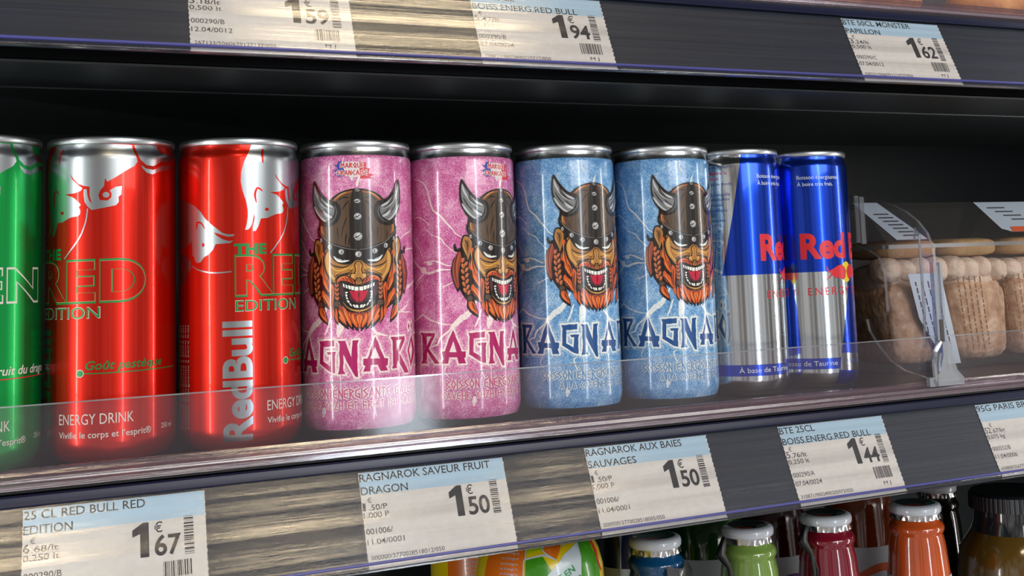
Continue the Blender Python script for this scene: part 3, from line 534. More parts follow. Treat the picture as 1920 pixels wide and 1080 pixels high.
('boltl','p',1,16,0,[(-12.5,86.1),(-12.6,85.7),(-12.8,85.5),(-13.1,85.5),(-13.3,85.8),(-13.3,86.1),(-13.3,86.5),(-13,86.7),(-12.8,86.7),(-12.6,86.5)]),
('ink','S',1,17,0.3,[(-12.9,86.4),(-12.4,85.8),(-12.7,85.1)]),
('bolt','p',1,15,0,[(-6.1,83.4),(-6.4,82.7),(-7,82.2),(-7.8,82.3),(-8.4,82.8),(-8.7,83.5),(-8.4,84.2),(-7.8,84.7),(-7,84.6),(-6.3,84.2)]),
('boltl','p',1,16,0,[(-7.2,83.7),(-7.3,83.3),(-7.6,83.1),(-7.9,83.1),(-8.2,83.4),(-8.3,83.7),(-8.2,84.1),(-7.9,84.3),(-7.6,84.3),(-7.3,84.1)]),
('ink','S',1,17,0.3,[(-7.8,84),(-7.1,83.4),(-7.5,82.7)]),
('bolt','p',0,15,0,[(1.5,82.1),(1.2,81.3),(0.5,80.8),(-0.4,80.9),(-1.1,81.4),(-1.4,82.2),(-1.1,83),(-0.4,83.5),(0.5,83.5),(1.2,83)]),
('boltl','p',0,16,0,[(0.2,82.4),(0.1,82),(-0.2,81.8),(-0.6,81.8),(-0.9,82.1),(-1,82.5),(-0.8,82.9),(-0.5,83.1),(-0.2,83.1),(0.1,82.9)]),
('ink','S',0,17,0.3,[(-0.4,82.7),(0.3,82.2),(-0.1,81.3)]),
('ink','P',1,14,0,[(-20.6,116.5),(-21.6,112),(-21.5,105.9),(-19.9,101.1),(-17.7,97.7),(-17.1,96),(-14.3,95),(-10.8,95.7),(-8.5,97.7),(-7.3,101),(-7.7,104.1),(-9.4,106.2),(-11.7,106.8),(-14.3,108.1),(-17,111.2),(-19.1,114.6)]),
('strip','P',1,15,0,[(-10.1,105.7),(-8.3,103.6),(-7.9,101.1),(-8.6,98.6),(-10.6,96.7),(-13.4,96),(-15.5,96.4),(-13.4,96.6),(-11.5,97.9),(-10,100.2),(-9.5,102.5)]),
('grey','S',1,16,0.3,[(-9.9,104.5),(-9.2,102.1),(-9.7,99.5),(-11.3,97.5),(-13.7,96.6)]),
('horn','P',1,16,0,[(-20.4,114.5),(-20.9,110.6),(-20.8,107.6),(-19.8,104.1),(-17.9,100.3),(-15.1,97.4),(-12.6,98.1),(-10.7,100),(-10,102.5),(-10.6,104.2),(-12.8,105.2),(-16.3,108.3),(-18.7,111.7)]),
('hornl','P',1,17,0,[(-20.3,114),(-19.2,111.2),(-17.5,107.3),(-18,107.2),(-19.7,109.9),(-20.3,111.9)]),
('hornl','P',1,17,0,[(-17.3,109.4),(-15.1,106.7),(-11.7,104.8),(-10.7,103.9),(-11.7,103.8),(-14.3,105.1),(-16.7,107.3)]),
('hornl','P',1,17,0,[(-20.7,104.5),(-19.4,101.7),(-17.1,99),(-15.1,97.5),(-14.1,97.6),(-16.4,99.5),(-18.5,102.3),(-20.2,104.6)]),
('hornl','P',1,17,0,[(-15.8,102.2),(-14.1,99.7),(-11.8,98.9),(-11.3,99.4),(-13.1,100.7)]),
('hornl','P',1,17,0,[(-18.8,108.4),(-16.3,104.9),(-13.2,103),(-10.7,102.2),(-13.6,103.4),(-16.7,105.9)]),
('ink','S',1,18,0.5,[(-19.9,107.5),(-18,104),(-15.2,100.8)]),
('ink','S',1,18,0.5,[(-17.9,108.4),(-15.5,105.2),(-12.1,103.3)]),
('ink','S',1,18,0.5,[(-14.8,103.1),(-12.9,101),(-10.9,100.2)]),
('ink','S',1,18,0.5,[(-17.5,110),(-16.5,107.6),(-14,104.7)]),
('ink','S',1,2,1,[(-24.7,85.7),(-24.6,83.6),(-22.9,82.4),(-21.2,82.1)])]
LETTERS={'R':([(-45.6,44.4),(-35.8,44.4),(-35.8,43),(-39.6,37.1),(-33.4,30.2),(-36.2,30),(-40.6,35.7),(-41.1,30.9),(-40.3,30),(-45.3,29.9),(-44,31.5),(-43.9,43)],[[(-40.7,42.7),(-37.6,42.8),(-40.9,38.2)]]),
'A':([(-26.4,45.5),(-22.7,35.4),(-20.8,35.3),(-20.9,32.6),(-21.6,32.3),(-20.8,29.8),(-24.2,29.8),(-24.8,32.7),(-28.6,32.9),(-29.2,30),(-33,30.1),(-31.4,32.2),(-32.3,35.7),(-30.7,35.7),(-28.7,41.1)],[[(-26.4,40.4),(-28.5,35.3),(-25,35.1)]]),
'G':([(-19.3,43.8),(-11.5,44.1),(-11.6,41.4),(-17,41.3),(-17.2,34.8),(-13.7,32.5),(-13.3,37.7),(-14.6,37.7),(-15.3,38.8),(-10.8,38.9),(-11.3,36.8),(-11.4,29.4),(-13.4,29.9),(-19.3,33.9),(-18.8,42.1)],[]),
'N':([(-9.9,43.8),(-6.5,43.7),(-3.8,36.2),(-3.2,43.6),(-0.4,43.8),(-1.1,42),(-1.2,32.2),(-1.1,27.3),(-2.3,27.7),(-7.4,37.7),(-7.5,30.5),(-6.5,29),(-10,28.9),(-9.2,32.5),(-9,42.3)],[]),
'A2':([(6.9,44.9),(11,35),(12.8,34.8),(12.6,31.9),(11.6,31.3),(12.7,29.4),(9,29.4),(7.7,32.3),(4.6,32.3),(4.3,29.5),(1.1,29.6),(2.2,32),(1.2,32.7),(1.4,35.4),(3.1,35.3),(5.1,40.3)],[[(6.6,40.3),(4.4,35.3),(8.8,35)]]),
'R2':([(14.2,44.1),(23.1,44.1),(23.3,42.4),(19.2,36.7),(25.9,27.4),(22.7,27.3),(18.2,33.4),(17.5,30.8),(17.8,30),(14.9,30),(15.5,31.6),(15.4,42.3)],[[(17.6,42.5),(20.9,42.6),(17.7,37.5)]]),
'O':([(29.5,44.4),(33.7,37),(28.1,29.1),(25.3,37.6)],[[(29,41.4),(30.6,37.2),(28.3,32.6),(26.8,37.4)]])}

# ------------------------------------------------------------------ cans
RB_ = 26.1
CAN_PROF = [(22.6, 1.2), (24.6, 3.6), (25.6, 6.2), (RB_, 9.5), (RB_, 125.6), (25.8, 127.0), (25.2, 128.4), (24.85, 129.6), (24.8, 131.4)]
def can_r(z):
    P = CAN_PROF
    if z <= P[0][1]: return P[0][0]
    for (r0, z0), (r1, z1) in zip(P, P[1:]):
        if z <= z1: return r0+(r1-r0)*(z-z0)/(z1-z0)
    return P[-1][0]
LAYER = .028
def wrap_art(mb, art, tag_u=None):
    for vs, fs, m, lay in art.items:
        bm = bmesh.new(); V = [bm.verts.new((a, b, 0)) for a, b in vs]
        for f in fs:
            try: bm.faces.new([V[i] for i in f])
            except ValueError: pass
        us = [a for a, b in vs]; zs = [b for a, b in vs]
        g = math.ceil(min(us)/1.4)*1.4
        while g < max(us):
            bmesh.ops.bisect_plane(bm, geom=bm.verts[:]+bm.edges[:]+bm.faces[:], dist=1e-5, plane_co=(g, 0, 0), plane_no=(1, 0, 0)); g += 1.4
        for zc in (3.6, 6.2, 9.5, 125.6, 127.0, 128.4, 129.6):
            if min(zs) < zc < max(zs): bmesh.ops.bisect_plane(bm, geom=bm.verts[:]+bm.edges[:]+bm.faces[:], dist=1e-5, plane_co=(0, zc, 0), plane_no=(0, 1, 0))
        bm.verts.index_update(); out = []
        for v in bm.verts:
            th = v.co.x/26.0; r = can_r(v.co.y)+.03+lay*LAYER; out.append((r*math.sin(th), -r*math.cos(th), v.co.y))
        ff = []
        for f in bm.faces:
            idx = [v.index for v in f.verts]
            # keep faces pointing outwards
            p = [Vector(out[i]) for i in idx[:3]]; nn = (p[1]-p[0]).cross(p[2]-p[0])
            if nn.dot(Vector((p[0].x, p[0].y, 0))) < 0: idx.reverse()
            ff.append(idx)
        mb.add(out, ff, m); bm.free()
def can_normal(p):
    z = p[2]; dz = .6; dr = (can_r(z+dz)-can_r(z-dz))/(2*dz)
    if z < 9.0 or z > 125.4: nz = -dr
    else: nz = 0
    v = Vector((p[0], p[1], 0)).normalized(); v.z = nz
    return v.normalized()
def can_side(name, art, base, parent, neck=None, foot=None, zl=127.4, zf=4.2):
    mb = MB(); n = 128
    zs = [1.2, 2.4, zf, 5.2, 6.2, 7.8, 9.5]+[9.5+i*(125.6-9.5)/6 for i in range(1, 7)]+[126.3, 127.0, zl, 128.0, 128.4, 129.0, 129.6, 131.4]
    zs = sorted(set(zs)); prof = [(can_r(z), z) for z in zs]
    i0 = zs.index(zf); i1 = zs.index(zl)
    if foot: mb.lathe(prof[:i0+1], foot, n=n); lo = i0
    else: lo = 0
    if neck: mb.lathe(prof[lo:i1+1], base, n=n); mb.lathe(prof[i1:], neck, n=n)
    else: mb.lathe(prof[lo:], base, n=n)
    wrap_art(mb, art)
    return mb.build(name, parent, normals=can_normal)
def can_ends(parent):
    mb = MB()
    rim = [(24.8, 131.2), (25.3, 131.3), (25.65, 131.9), (25.8, 132.8), (25.65, 133.8), (25.2, 134.4), (24.7, 134.5), (24.2, 134.1), (23.9, 133.2), (23.4, 129.6), (22.9, 128.9), (22.3, 129.2), (21.8, 130.4), (20.5, 130.7), (0.01, 130.7)]
    mb.lathe(rim, ALUD, n=96); o = mb.build('lid', parent, smooth=50)
    t = MB(); ring = []
    for i in range(24):
        a = 2*PI*i/24; ring.append((7.2*math.cos(a), -3+11*math.sin(a)*(1 if math.sin(a) > 0 else .9)))
    vs = [(x, y, 131.0) for x, y in ring]+[(x*.9, y*.9, 132.1) for x, y in ring]
    t.add(vs, [(i, (i+1) % 24, 24+(i+1) % 24, 24+i) for i in range(24)]+[tuple(range(24, 48))], ALU); t.build('pull_tab', o, smooth=40)
    b = MB(); b.lathe([(22.6, 1.2), (22.2, .5), (21.4, .05), (20.6, .3), (19.6, 2.2), (15, 6), (8, 8.6), (.01, 9.4)], ALU, n=96); b.build('base', parent, smooth=50)

def dup(root, loc, rz, label):
    r = root.copy(); C.objects.link(r); r.location = Vector(loc)*S; r.rotation_euler = (0, 0, rz); r['label'] = label
    for ch in list(root.children):
        c = ch.copy(); C.objects.link(c); c.parent = r
        for g in ch.children:
            d = g.copy(); C.objects.link(d); d.parent = c
    return r

# --- horned-head cans
LIGHTNING = [(.9, [(-47.1, 118.3), (-39.8, 115.5), (-37.1, 107.5), (-34.8, 102.5), (-31, 98.8), (-27.5, 95.1), (-24.2, 90.8), (-20.8, 88.6)]), (.5, [(-40.6, 93.8), (-36.2, 90.7), (-31.5, 88.4), (-27.3, 84), (-22.5, 81)]),
 (1.2, [(-50.7, 79.5), (-45.1, 75.7), (-40.3, 73.1), (-36.2, 72.6), (-31.4, 74.2), (-25.6, 73.6)]), (.7, [(-41.5, 77.7), (-35.1, 78.1), (-30.5, 76.2), (-25.5, 75.6)]), (.9, [(-48.5, 67.3), (-44.2, 70.8), (-40.3, 73.1)]),
 (.5, [(-49.7, 89.4), (-44.5, 84.2), (-41.5, 79.1)]), (.9, [(-55, 48.8), (-47.7, 51.1), (-42.6, 52.6), (-37.4, 50.1), (-31.8, 48.6), (-26, 47.7)]), (2.6, [(-27.5, 46), (-23.8, 49.4), (-20.2, 52), (-17.7, 55), (-14.5, 60)]),
 (1, [(-38, 37.8), (-34.6, 38.5), (-32.8, 42), (-28.9, 44.7), (-25.3, 47.4)]), (.5, [(-31.8, 65.6), (-28.7, 66.9), (-24.4, 68.1)]), (.5, [(-51.7, 62.5), (-47, 67.4), (-42, 70.8)]),
 (3, [(-8.6, 56), (-8.8, 50.2), (-9.8, 45.1)]), (1.2, [(3, 52), (4.7, 49.8), (7.3, 46.7), (10.1, 45.5), (13.1, 45.1)]), (.8, [(16, 55.5), (20.6, 55.6), (25.5, 58.1), (27.9, 60.8)]), (.6, [(18.2, 55.7), (23.9, 54.8), (32.2, 54.7)]),
 (.6, [(39.1, 96.9), (31.6, 93.1), (24.1, 90.4), (20.7, 88.7)]), (.7, [(22.3, 81.2), (26.2, 84), (39.1, 84.3)]), (1.4, [(22.9, 65.7), (27.7, 67), (39.2, 70.4)]), (.9, [(-16, 46.6), (-14.3, 51.2), (-12.7, 55.2)]),
 (.6, [(-5.6, 126.1), (-6, 122.8), (-3.6, 119.4)]), (1.1, [(-.6, 112.7), (.1, 114.7), (1.6, 118.3)]), (2, [(-17, 14.3), (-17.9, 9.6)]), (.7, [(-45.2, 30.6), (-46.1, 27.8), (-44.4, 22), (-45, 14)]),
 (.6, [(-30, 30), (-31, 26), (-28.5, 23)]), (.7, [(-12.5, 29), (-14, 26), (-12, 23), (-13, 20)]), (.5, [(-9, 29), (-8.5, 24), (-9.6, 20)]), (.6, [(6, 14), (7, 10)]), (.5, [(-37, 95), (-43, 99), (-49, 99)])]
def horned_art(lettermat, halo, halo2, small, line2, x2, w2, flag=True, ez=0, lz=0):
    A = Art(); rnd = random.Random(4)
    for wd, pts in LIGHTNING:
        q = smooth_poly(pts, False, 2); q = [(a+rnd.uniform(-.35, .35), b+rnd.uniform(-.35, .35)) for a, b in q]
        A.stroke(q, wd*1.15, halo, 2.0+.06*(LIGHTNING.index((wd, pts)) % 6), True, False)
    A.disc(-42, 74, 2.2, halo, 2.4, 9, 1.6); A.disc(-37.8, 77, 2, halo, 2.4, 9, .9)
    seq = [LETTERS[k] for k in ('R', 'A', 'G', 'N', 'A2', 'R2', 'O')]
    K = [(33.5, 44.6), (36.6, 44.6), (36.2, 39), (41.5, 45.4), (43.6, 43.2), (38, 37.4), (45, 28.6), (41, 28.6), (36.2, 35), (36.6, 30.4), (33.3, 30.4), (34, 33), (34, 43)]
    seq = seq+[(K, [])]
    for x in (27.0, 30.0): seq.append(([(x, 50.2), (x+.9, 48.4), (x, 46.6), (x-.9, 48.4)], []))
    li = 0
    for pts, holes in seq:
        pts = [(a, b+lz) for a, b in pts]; holes = [[(a, b+lz) for a, b in h_] for h_ in holes]
        li += 1; A.loop(pts, 3.8, halo2, .1+.8*(li % 2)); A.loop(pts, 1.7, halo, 2.4+.8*(li % 2))
        for h in holes: A.poly(h, halo, 3.3)
        j = []
        for i in range(len(pts)):       # slightly chipped edges
            a = Vector(pts[i]); b = Vector(pts[(i+1) % len(pts)]); n = max(1, int((b-a).length/1.6))
            for k in range(n):
                p = a+(b-a)*k/n
                j.append((p.x+(rnd.uniform(-.16, .16) if k else 0), p.y+(rnd.uniform(-.16, .16) if k else 0)))
        A.poly(j, lettermat, 4.2, holes)
    rune_text(A, 'BOISSON \u00c9NERGISANTE GAZEUSE', -30.5, 18.2, 64, 4.1, .62, small, 4, halo, 2)
    rune_text(A, line2, x2, 13.4, w2, 3.3, .52, small, 4, halo, 2)
    A.stroke([(-80, 9.4), (0, 9.2), (80, 9.4)], .16, small, 5, False, False)
    # tricolour patch
    if flag:
        A.poly([(-10.5, 123.4), (-9, 123), (-8, 124.6), (-5.4, 124.4), (-5.4, 117.8), (-8, 117.6), (-10, 118.4), (-8.6, 119.6), (-10.8, 120.4), (-8.4, 121.4)], FLAGB, 2)
        A.poly([(-5.4, 124.4), (1.2, 124.2), (1.2, 117.4), (-1.6, 117), (-2.2, 115), (-3.4, 117.6), (-5.4, 117.8)], FLAGW, 2)
        A.poly([(1.2, 124.2), (4.4, 123.8), (4.2, 121.4), (6, 121), (5.4, 119), (7.6, 118.2), (5.8, 117.2), (7.2, 116.4), (1.2, 116.6)], FLAGR, 2)
        rune_text(A, 'MARQuE', -7.0, 121.6, 10.2, 2.1, .42, FLAGR, 4, FLAGW, 3)
        rune_text(A, 'FRANCAISE', -8.6, 118.2, 13.4, 2.1, .40, FLAGR, 4, FLAGW, 3)
    for col, kind, mir, lay, wd, pts in EMBLEM:
        pts = [(a, b+ez) for a, b in pts]
        if mir and kind != 'S' and abs(pts[0][0]) < 1.1 and abs(pts[-1][0]) < 1.1:
            Q = [(min(a, -.02) if 0 < i < len(pts)-1 else 0, b) for i, (a, b) in enumerate(pts)]
            full = Q+[(-a, b) for a, b in Q[-2:0:-1]]
            A.poly(full, EM[col], lay+5, sm=(kind == 'P')); continue
        for sg in ((1, -1) if mir else (1,)):
            P = [(a*sg, b) for a, b in pts]
            if sg < 0 and kind != 'S': P.reverse()
            if kind == 'S': A.stroke(P, wd, EM[col], lay+5)
            else:
                if mir and max(a*sg*(1) for a, b in P)*0 == 0:
                    pass
                A.poly(P, EM[col], lay+5, sm=(kind == 'P' and len(P) > 4))
    return A
def make_can(name, label, cat, loc, rz, art, base, neck, foot, group):
    t = thing(name, label, cat, loc, rz, group)
    can_side('can_body', art, base, t, neck, foot); can_ends(t)
    return t
GR = 'slim drink cans in a row on the chiller shelf'
POS = {'A': (-41.2, -4.0), 'B': (11.9, -1.2), 'C': (65.1, -3.3), 'D': (118.9, -.2), 'E': (172.2, 1.9), 'F': (228.5, 3.6), 'G': (285.5, 3.2), 'H': (337.2, 13), 'I': (388.8, 19)}
def P3(k): return (POS[k][0], POS[k][1], 0)
pinkart = horned_art(MAGENTA, HALOP, HALOP2, PINKTXT, 'SAVEUR YUZU ET FRUIT DU DRAGON', -32.6, 66)
d = make_can('drink_can', 'pink speckled can with horned head facing out, beside a red can', 'drink can', P3('D'), -5.25/26, pinkart, PINK, ALU, ALU, GR)
dup(d, P3('E'), 12.5/26, 'pink speckled can with horned head turned rightwards, touching a blue can')
blueart = horned_art(DEEPBLUE, HALOB, HALOB2, BLUETXT, '\u00c0 LA CAF\u00c9INE ET TAURINE', -21, 44, False, 2.8, .9)
f = make_can('drink_can', 'blue speckled can with a horned head, touching a pink can', 'drink can', P3('F'), 5.0/26, blueart, BLUEL, ALU, ALU, GR)
dup(f, P3('G'), 3.65/26, 'blue speckled can with a horned bearded head, standing against a blue and silver can')

# --- charging-animal cans
BULL_MAIN = [(2.6,131.8),(0.9,128.0),(-1.4,123.1),(-2.5,119.0),(-2.7,114.8),(-1.9,110.7),(-0.6,106.6),(0.1,102.4),(0.1,99.7),(-0.4,96.3),(-1.1,93.9),(0.2,94.0),(1.2,95.2),(1.9,96.9),(2.8,101.0),(3.0,99.0),(2.2,94.9),(2.2,93.4),(3.4,93.4),(4.6,95.5),(5.7,98.8),(8.6,99.0),(10.9,100.0),(13.0,100.8),(16.1,101.2),(17.0,101.9),(17.2,103.3),(16.5,104.9),(17.3,105.8),(17.3,106.0),(15.0,108.2),(13.5,109.3),(9.9,110.4),(14.3,110.7),(17.2,111.6),(18.1,112.7),(16.1,114.1),(13.4,116.7),(12.5,119.0),(14.2,116.6),(16.5,114.5),(18.7,113.6),(21.0,113.2),(21.0,109.7),(21.4,107.9),(21.9,106.0),(20.7,107.6),(20.1,109.7),(19.8,112.2),(18.5,112.2),(18.5,109.8),(18.9,107.0),(20.2,105.0),(21.8,103.5),(24.7,104.0),(27.9,104.6),(31.1,105.3),(32.2,106.7),(32.1,108.9),(33.2,109.8),(33.4,113.3),(31.1,113.0),(28.7,111.5),(29.5,110.2),(29.3,108.5),(27.9,107.3),(25.0,107.5),(24.4,109.6),(25.2,111.7),(26.6,113.4),(26.9,116.7),(27.8,115.1),(31.1,117.1),(34.0,119.2),(38.4,121.9),(39.7,123.8),(39.3,125.2),(38.1,128.7),(37.7,130.8)]
BULL_RA = [(38.8,130.9),(39.8,127.3),(41.0,124.5),(43.6,122.5),(46.9,122.2),(51.6,124.5),(58.4,124.8),(60.9,128.0),(51.6,128.2),(49.6,131.6)]
BULL_RB = [(41.2,122.3),(43.4,121.0),(47.0,120.6),(52.2,122.8),(58.4,123.5),(59.4,122.0),(49.6,119.9),(46.4,118.6),(43.6,119.3),(41.9,121.0)]
BULL_L = [(-36.3,108.8),(-29.6,107.6),(-24.1,105.5),(-20.5,102.5),(-18.1,99.3),(-15.8,97.2),(-13.0,95.0),(-10.3,92.8),(-7.6,92.1),(-5.3,92.2),(-6.0,91.3),(-8.3,91.2),(-11.0,92.2),(-14.1,93.3),(-13.0,91.9),(-10.3,90.1),(-7.6,89.3),(-5.9,89.4),(-7.3,88.4),(-10.3,88.3),(-13.4,88.2),(-14.5,85.9),(-16.7,83.9),(-19.0,82.7),(-20.7,80.7),(-22.4,80.5),(-23.8,81.5),(-24.4,83.3),(-25.5,84.0),(-25.2,85.0),(-25.7,89.8),(-29.1,87.9),(-32.0,87.0),(-36.6,87.6)]
BULL_LB = [(-34.7,85.4),(-28.5,83.1),(-26.3,81.0),(-26.5,78.2),(-28.6,75.6),(-32.1,72.3),(-34.9,71.0),(-37.4,71.7),(-37.2,84.8)]
def bull_art(word, ink, outline, solid, taste, tx, tw, the_u=-5.4):
    A = Art()
    for P in (BULL_MAIN, BULL_RA, BULL_RB, BULL_L, BULL_LB): A.poly(P, SILVERB, 1)
    A.stroke([(4.1, 112.3), (3.2, 109.3), (3.8, 105.7)], 1.0, ink, 2); A.stroke([(4, 112.1), (5.1, 111.9), (6.7, 110.7)], .8, ink, 2)
    A.disc(8.5, 102.8, .95, ink, 2, 12, .7); A.stroke([(7.5, 129.5), (6.7, 126.7), (6.9, 123.1)], 1.1, ink, 2)
    A.disc(27.3, 109.7, 1.3, SILVERB, 2, 12, 1.2)
    A.stroke([(20.2, 104.2), (19.4, 98.6), (16.6, 91.8), (9.9, 83.8)], .55, SILVERB, 2, False)
    A.stroke([(-22.7, 98.2), (-22.5, 96.8), (-22.9, 95)], .9, ink, 2); A.stroke([(-22.7, 98.1), (-20.1, 97.5), (-18.3, 94.9)], .8, ink, 2)
    A.disc(-19.2, 88.1, .7, ink, 2, 12, .9); A.stroke([(-25.8, 79.4), (-21.5, 77.4), (-16, 76.1), (-11.1, 75.9), (-6.8, 76.2)], .55, SILVERB, 2, False)
    A.stroke([(-30, 84.3), (-31, 79.4), (-34, 76.4)], .7, ink, 2)
    A.text('THE', -5.7, 83.6, 4.2, GREENPRINT if word == 'RED' else outline, 3, 13.8, off=.045)
    # big outlined word: coloured line, thin pale line, face in the can's own ink
    w = 48.9 if word == 'RED' else 79.0
    x0 = -5.5 if word == 'RED' else 53.6-79.0
    if word == 'RED':
        A.text(word, x0, 66.4, 15.7, outline, 3, w, off=.055, spacing=1.1)
        A.text(word, x0+.5, 66.75, 15.0, DULLPALE, 4, w-.85, off=.038, spacing=1.1)
        A.text(word, x0+.55, 66.85, 14.8, ink, 5, w-1.1, off=.034, spacing=1.1)
    else:
        A.text(word, x0, 67.4, 12.6, PALEPRINT, 3, w, off=.05, spacing=1.1)
        A.text(word, x0+.5, 67.85, 11.7, ink, 5, w-1.0, off=.03, spacing=1.1)
    A.text('EDITION', -5.3, 59.1, 4.6, PALEPRINT, 3, 30.6, off=.012); A.text('EDITION', -5.2, 59.2, 4.4, outline if word != 'RED' else GREENPRINT, 4, 30.3, off=.0)
    A.text('RedBull', .95, 4.4, 11.1, SILVERB, 3, 50.6, off=.035, rot=PI/2)
    A.text(taste, tx, 38.3, 3.4, PALEPRINT if word != 'RED' else outline, 3, tw, off=.012, shear=.25)
    A.stroke([(17.4, 36.9), (28, 36.7), (43, 36.8), (61, 37.0)], .42, outline, 3, False); A.disc(17.4, 36.9, 1.6, PALEPRINT, 3); A.disc(17.4, 36.9, 1.35, GREENPRINT if word == 'RED' else REDPRINT, 4)
    A.text('ENERGY DRINK', 7.7, 16.4, 4.2, PALEPRINT, 3, 30.5, off=-.004)
    A.text('Vivifie le corps et l\u2019esprit\u00ae', 7.7, 11.0, 2.5, PALEPRINT, 3, 38, off=.004)
    A.text('250 ml', 51, 12.0, 2.0, PALEPRINT, 3, 7, off=0)
    # small print block round the back of the can
    for i in range(9): A.text('boisson \u00e9nergisante \u00e0 boire frais', -44.0+i*2.0, 10, .95, PALEPRINT, 3, 44, rot=PI/2)
    return A
redart = bull_art('RED', REDINK, GREENPRINT, OLIVEPRINT, 'Go\u00fbt past\u00e8que', 19.7, 31.6)
c = make_can('drink_can', 'red and silver can with large upright silver writing and two charging animals', 'drink can', P3('C'), 0, redart, REDINK, None, None, GR)
dup(c, P3('B'), -30.3/26, 'red and silver can with green dot facing out, beside the green can')
greenart = bull_art('GREEN', GREENINK, REDPRINT, PALEPRINT, 'Go\u00fbt fruit du dragon', 19.7, 42.0)
make_can('drink_can', 'green and silver can cut off by the left edge of the photo', 'drink can', P3('A'), -21.6/26, greenart, GREENINK, None, None, GR)

# --- blue and silver cans
def blue_silver_art():
    A = Art()
    A.poly([(-27.5, 131.35), (17, 131.35), (23.6, 97.5), (29.5, 65.3), (-41.3, 65.3), (-33.9, 97.7)], BLUEINK, 1)
    # lower side panels, left and right of the silver trapezoid, and the back
    A.poly([(12.8, 65.3), (60, 65.3), (60, 1.6), (-2.7, 1.6), (2.7, 23.9)], BLUEINK, 1)
    A.poly([(-62, 65.3), (-78, 65.3), (-78, 1.6), (-54.0, 1.6)], BLUEINK, 1)
    A.poly([(-56, 17.4), (1.0, 16.9), (0, 10.8), (-56, 11.5)], BLUEINK, 1)
    A.poly([(1.6, 19.4), (23.8, 17.7), (23.8, 8.2), (-.4, 10.0)], SILVER, 2)
    A.text('\u00c0 base de Taurine', -34.6, 12.9, 2.6, WHITEP, 3, 33)
    A.text('Vivifie', 5, 13.4, 2.6, NAVYPRINT, 3, 12)
    A.text('Boisson \u00e9nergisante.', -19.05, 118.0, 2.1, WHITEP, 3, 25.6); A.text('\u00c0 boire tr\u00e8s frais.', -19.05, 114.1, 2.1, WHITEP, 3, 21.4)
    A.text('Red', -19.3, 73.3, 13.1, REDPRINT, 3, 28.8, off=.04); A.text('Bull', 14.6, 73.3, 13.1, REDPRINT, 3, 30, off=.04)
    A.text('ENERGY DRINK', -16.3, 52.2, 4.2, REDPRINT, 3, 54, off=0, spacing=1.35)
    A.disc(9.6, 64.7, 4.6, YELLOW, 3, 24, 5.9)
    for sg in (1, -1):
        P = [(-5.0, 69.6), (-5.8, 68.4), (-4.6, 68.2), (-4.4, 66.6), (-3.4, 66.8), (-1.2, 67.8), (2, 69.4), (5, 70), (7.2, 68.6), (8.6, 66.2), (7.8, 63), (6.2, 61.2), (4.6, 62.4), (3, 62.0), (1.4, 63), (.2, 62.4), (-2, 64), (-4.6, 62.2), (-6.2, 61.4), (-3.6, 63.8), (-2.6, 65.4), (-4.2, 65.6), (-5.4, 67.2)]
        A.poly([(9.4+(a-8.8)*sg, b-1) for a, b in (P if sg > 0 else P[::-1])], REDPRINT, 4)
    T = ['Vivifie le corps et l\u2019esprit', 'pour vous aider \u00e0 r\u00e9duire la', 'fatigue. Avec taurine et', 'ainsi qu\u2019un mode', '', 'de vie sain. D\u00e9conseill\u00e9', 'aux femmes allaitantes', 'et aux enfants. R\u00e9frig\u00e9ration.', 'eau, sucre, acidifiant', 'citrique, CO2', 'ar\u00f4mes, caf\u00e9ine, niacine', 'vitamines B6, B12.']
    ys = [124.0, 120.5, 117.6, 114.5, 112, 108.7, 106.2, 103.1, 100.1, 97.5, 94.6, 91.8]
    rr = [-32.5, -35.9, -40.7, -33.3, 0, -34.5, -35.1, -38.2, -36.4, -42.9, -37.6, -39.8]
    for t, y, r in zip(T, ys, rr):
        if t: A.text(t, r, y, 1.75, REDPRINT if y in (120.5, 117.6) else NAVYPRINT, 3, len(t)*1.12, anchor='r')
    A.text('vitamines et caf\u00e9ine', -42.4, 66, 1.8, NAVYPRINT, 3, 24, rot=PI/2-.06)
    A.loop([(-52, 88), (-43.5, 88), (-45.5, 70), (-53, 70)], .3, NAVYPRINT, 3)
    return A
h = make_can('drink_can', 'blue and silver can with small print, partly hidden behind a blue speckled can', 'drink can', P3('H'), 18.27/26, blue_silver_art(), SILVER, None, None, GR)
dup(h, P3('I'), 0.0, 'blue and silver can at the right end of the can row, beside the clear divider')

# ------------------------------------------------------------------ shelves
X0, X1 = -420, 1000
def shelf(name, dy, dz, label):
    """black steel shelf: deck, underside, front folds. dz = height of its surface, front edge near y=-38+dy"""
    t = thing(name, label, 'shelf', (0, dy, dz))
    m = MB(); m.extrude_x([(-38, -2.5), (-38, -6.2), (-30, -6.6), (330, -6.6), (330, 0), (-31, 0), (-31, -2.5)], X0, X1, SHELFTOP); m.build('deck', t, smooth=0)
    m = MB(); m.extrude_x([(-36, -6.6), (-37.5, -7.2), (-37.5, -8.6), (-36.2, -9.3), (-38.6, -9.8), (-38.6, -11.6), (-36, -12.4), (-36, -50), (-33, -50), (-33, -6.6)], X0, X1, BLACKG); m.build('front_edge', t, smooth=0)
    # underside box beam with a groove
    m = MB(); m.extrude_x([(-33, -8), (-33, -50), (-37.5, -50.4), (-38.5, -51), (-38.2, -51.8), (-36.5, -52), (18, -52), (19, -50), (21, -50), (22, -52), (175, -52), (184, -48), (184, -8)], X0, X1, BLACK) ; m.build('underside_beam', t, smooth=0)
    return t
shelf('chiller_shelf', 0, 0, 'black chiller shelf carrying the row of drink cans')
shelf('chiller_shelf', -14.17, 211.4, 'black chiller shelf above the cans, topmost in view')
m = MB(); m.extrude_x([(-60, -236), (330, -236), (330, -228), (-60, -228)], X0, X1, SHELFTOP)
tag(m.build('chiller_shelf', smooth=0), 'black chiller shelf under the juice bottles', 'shelf')
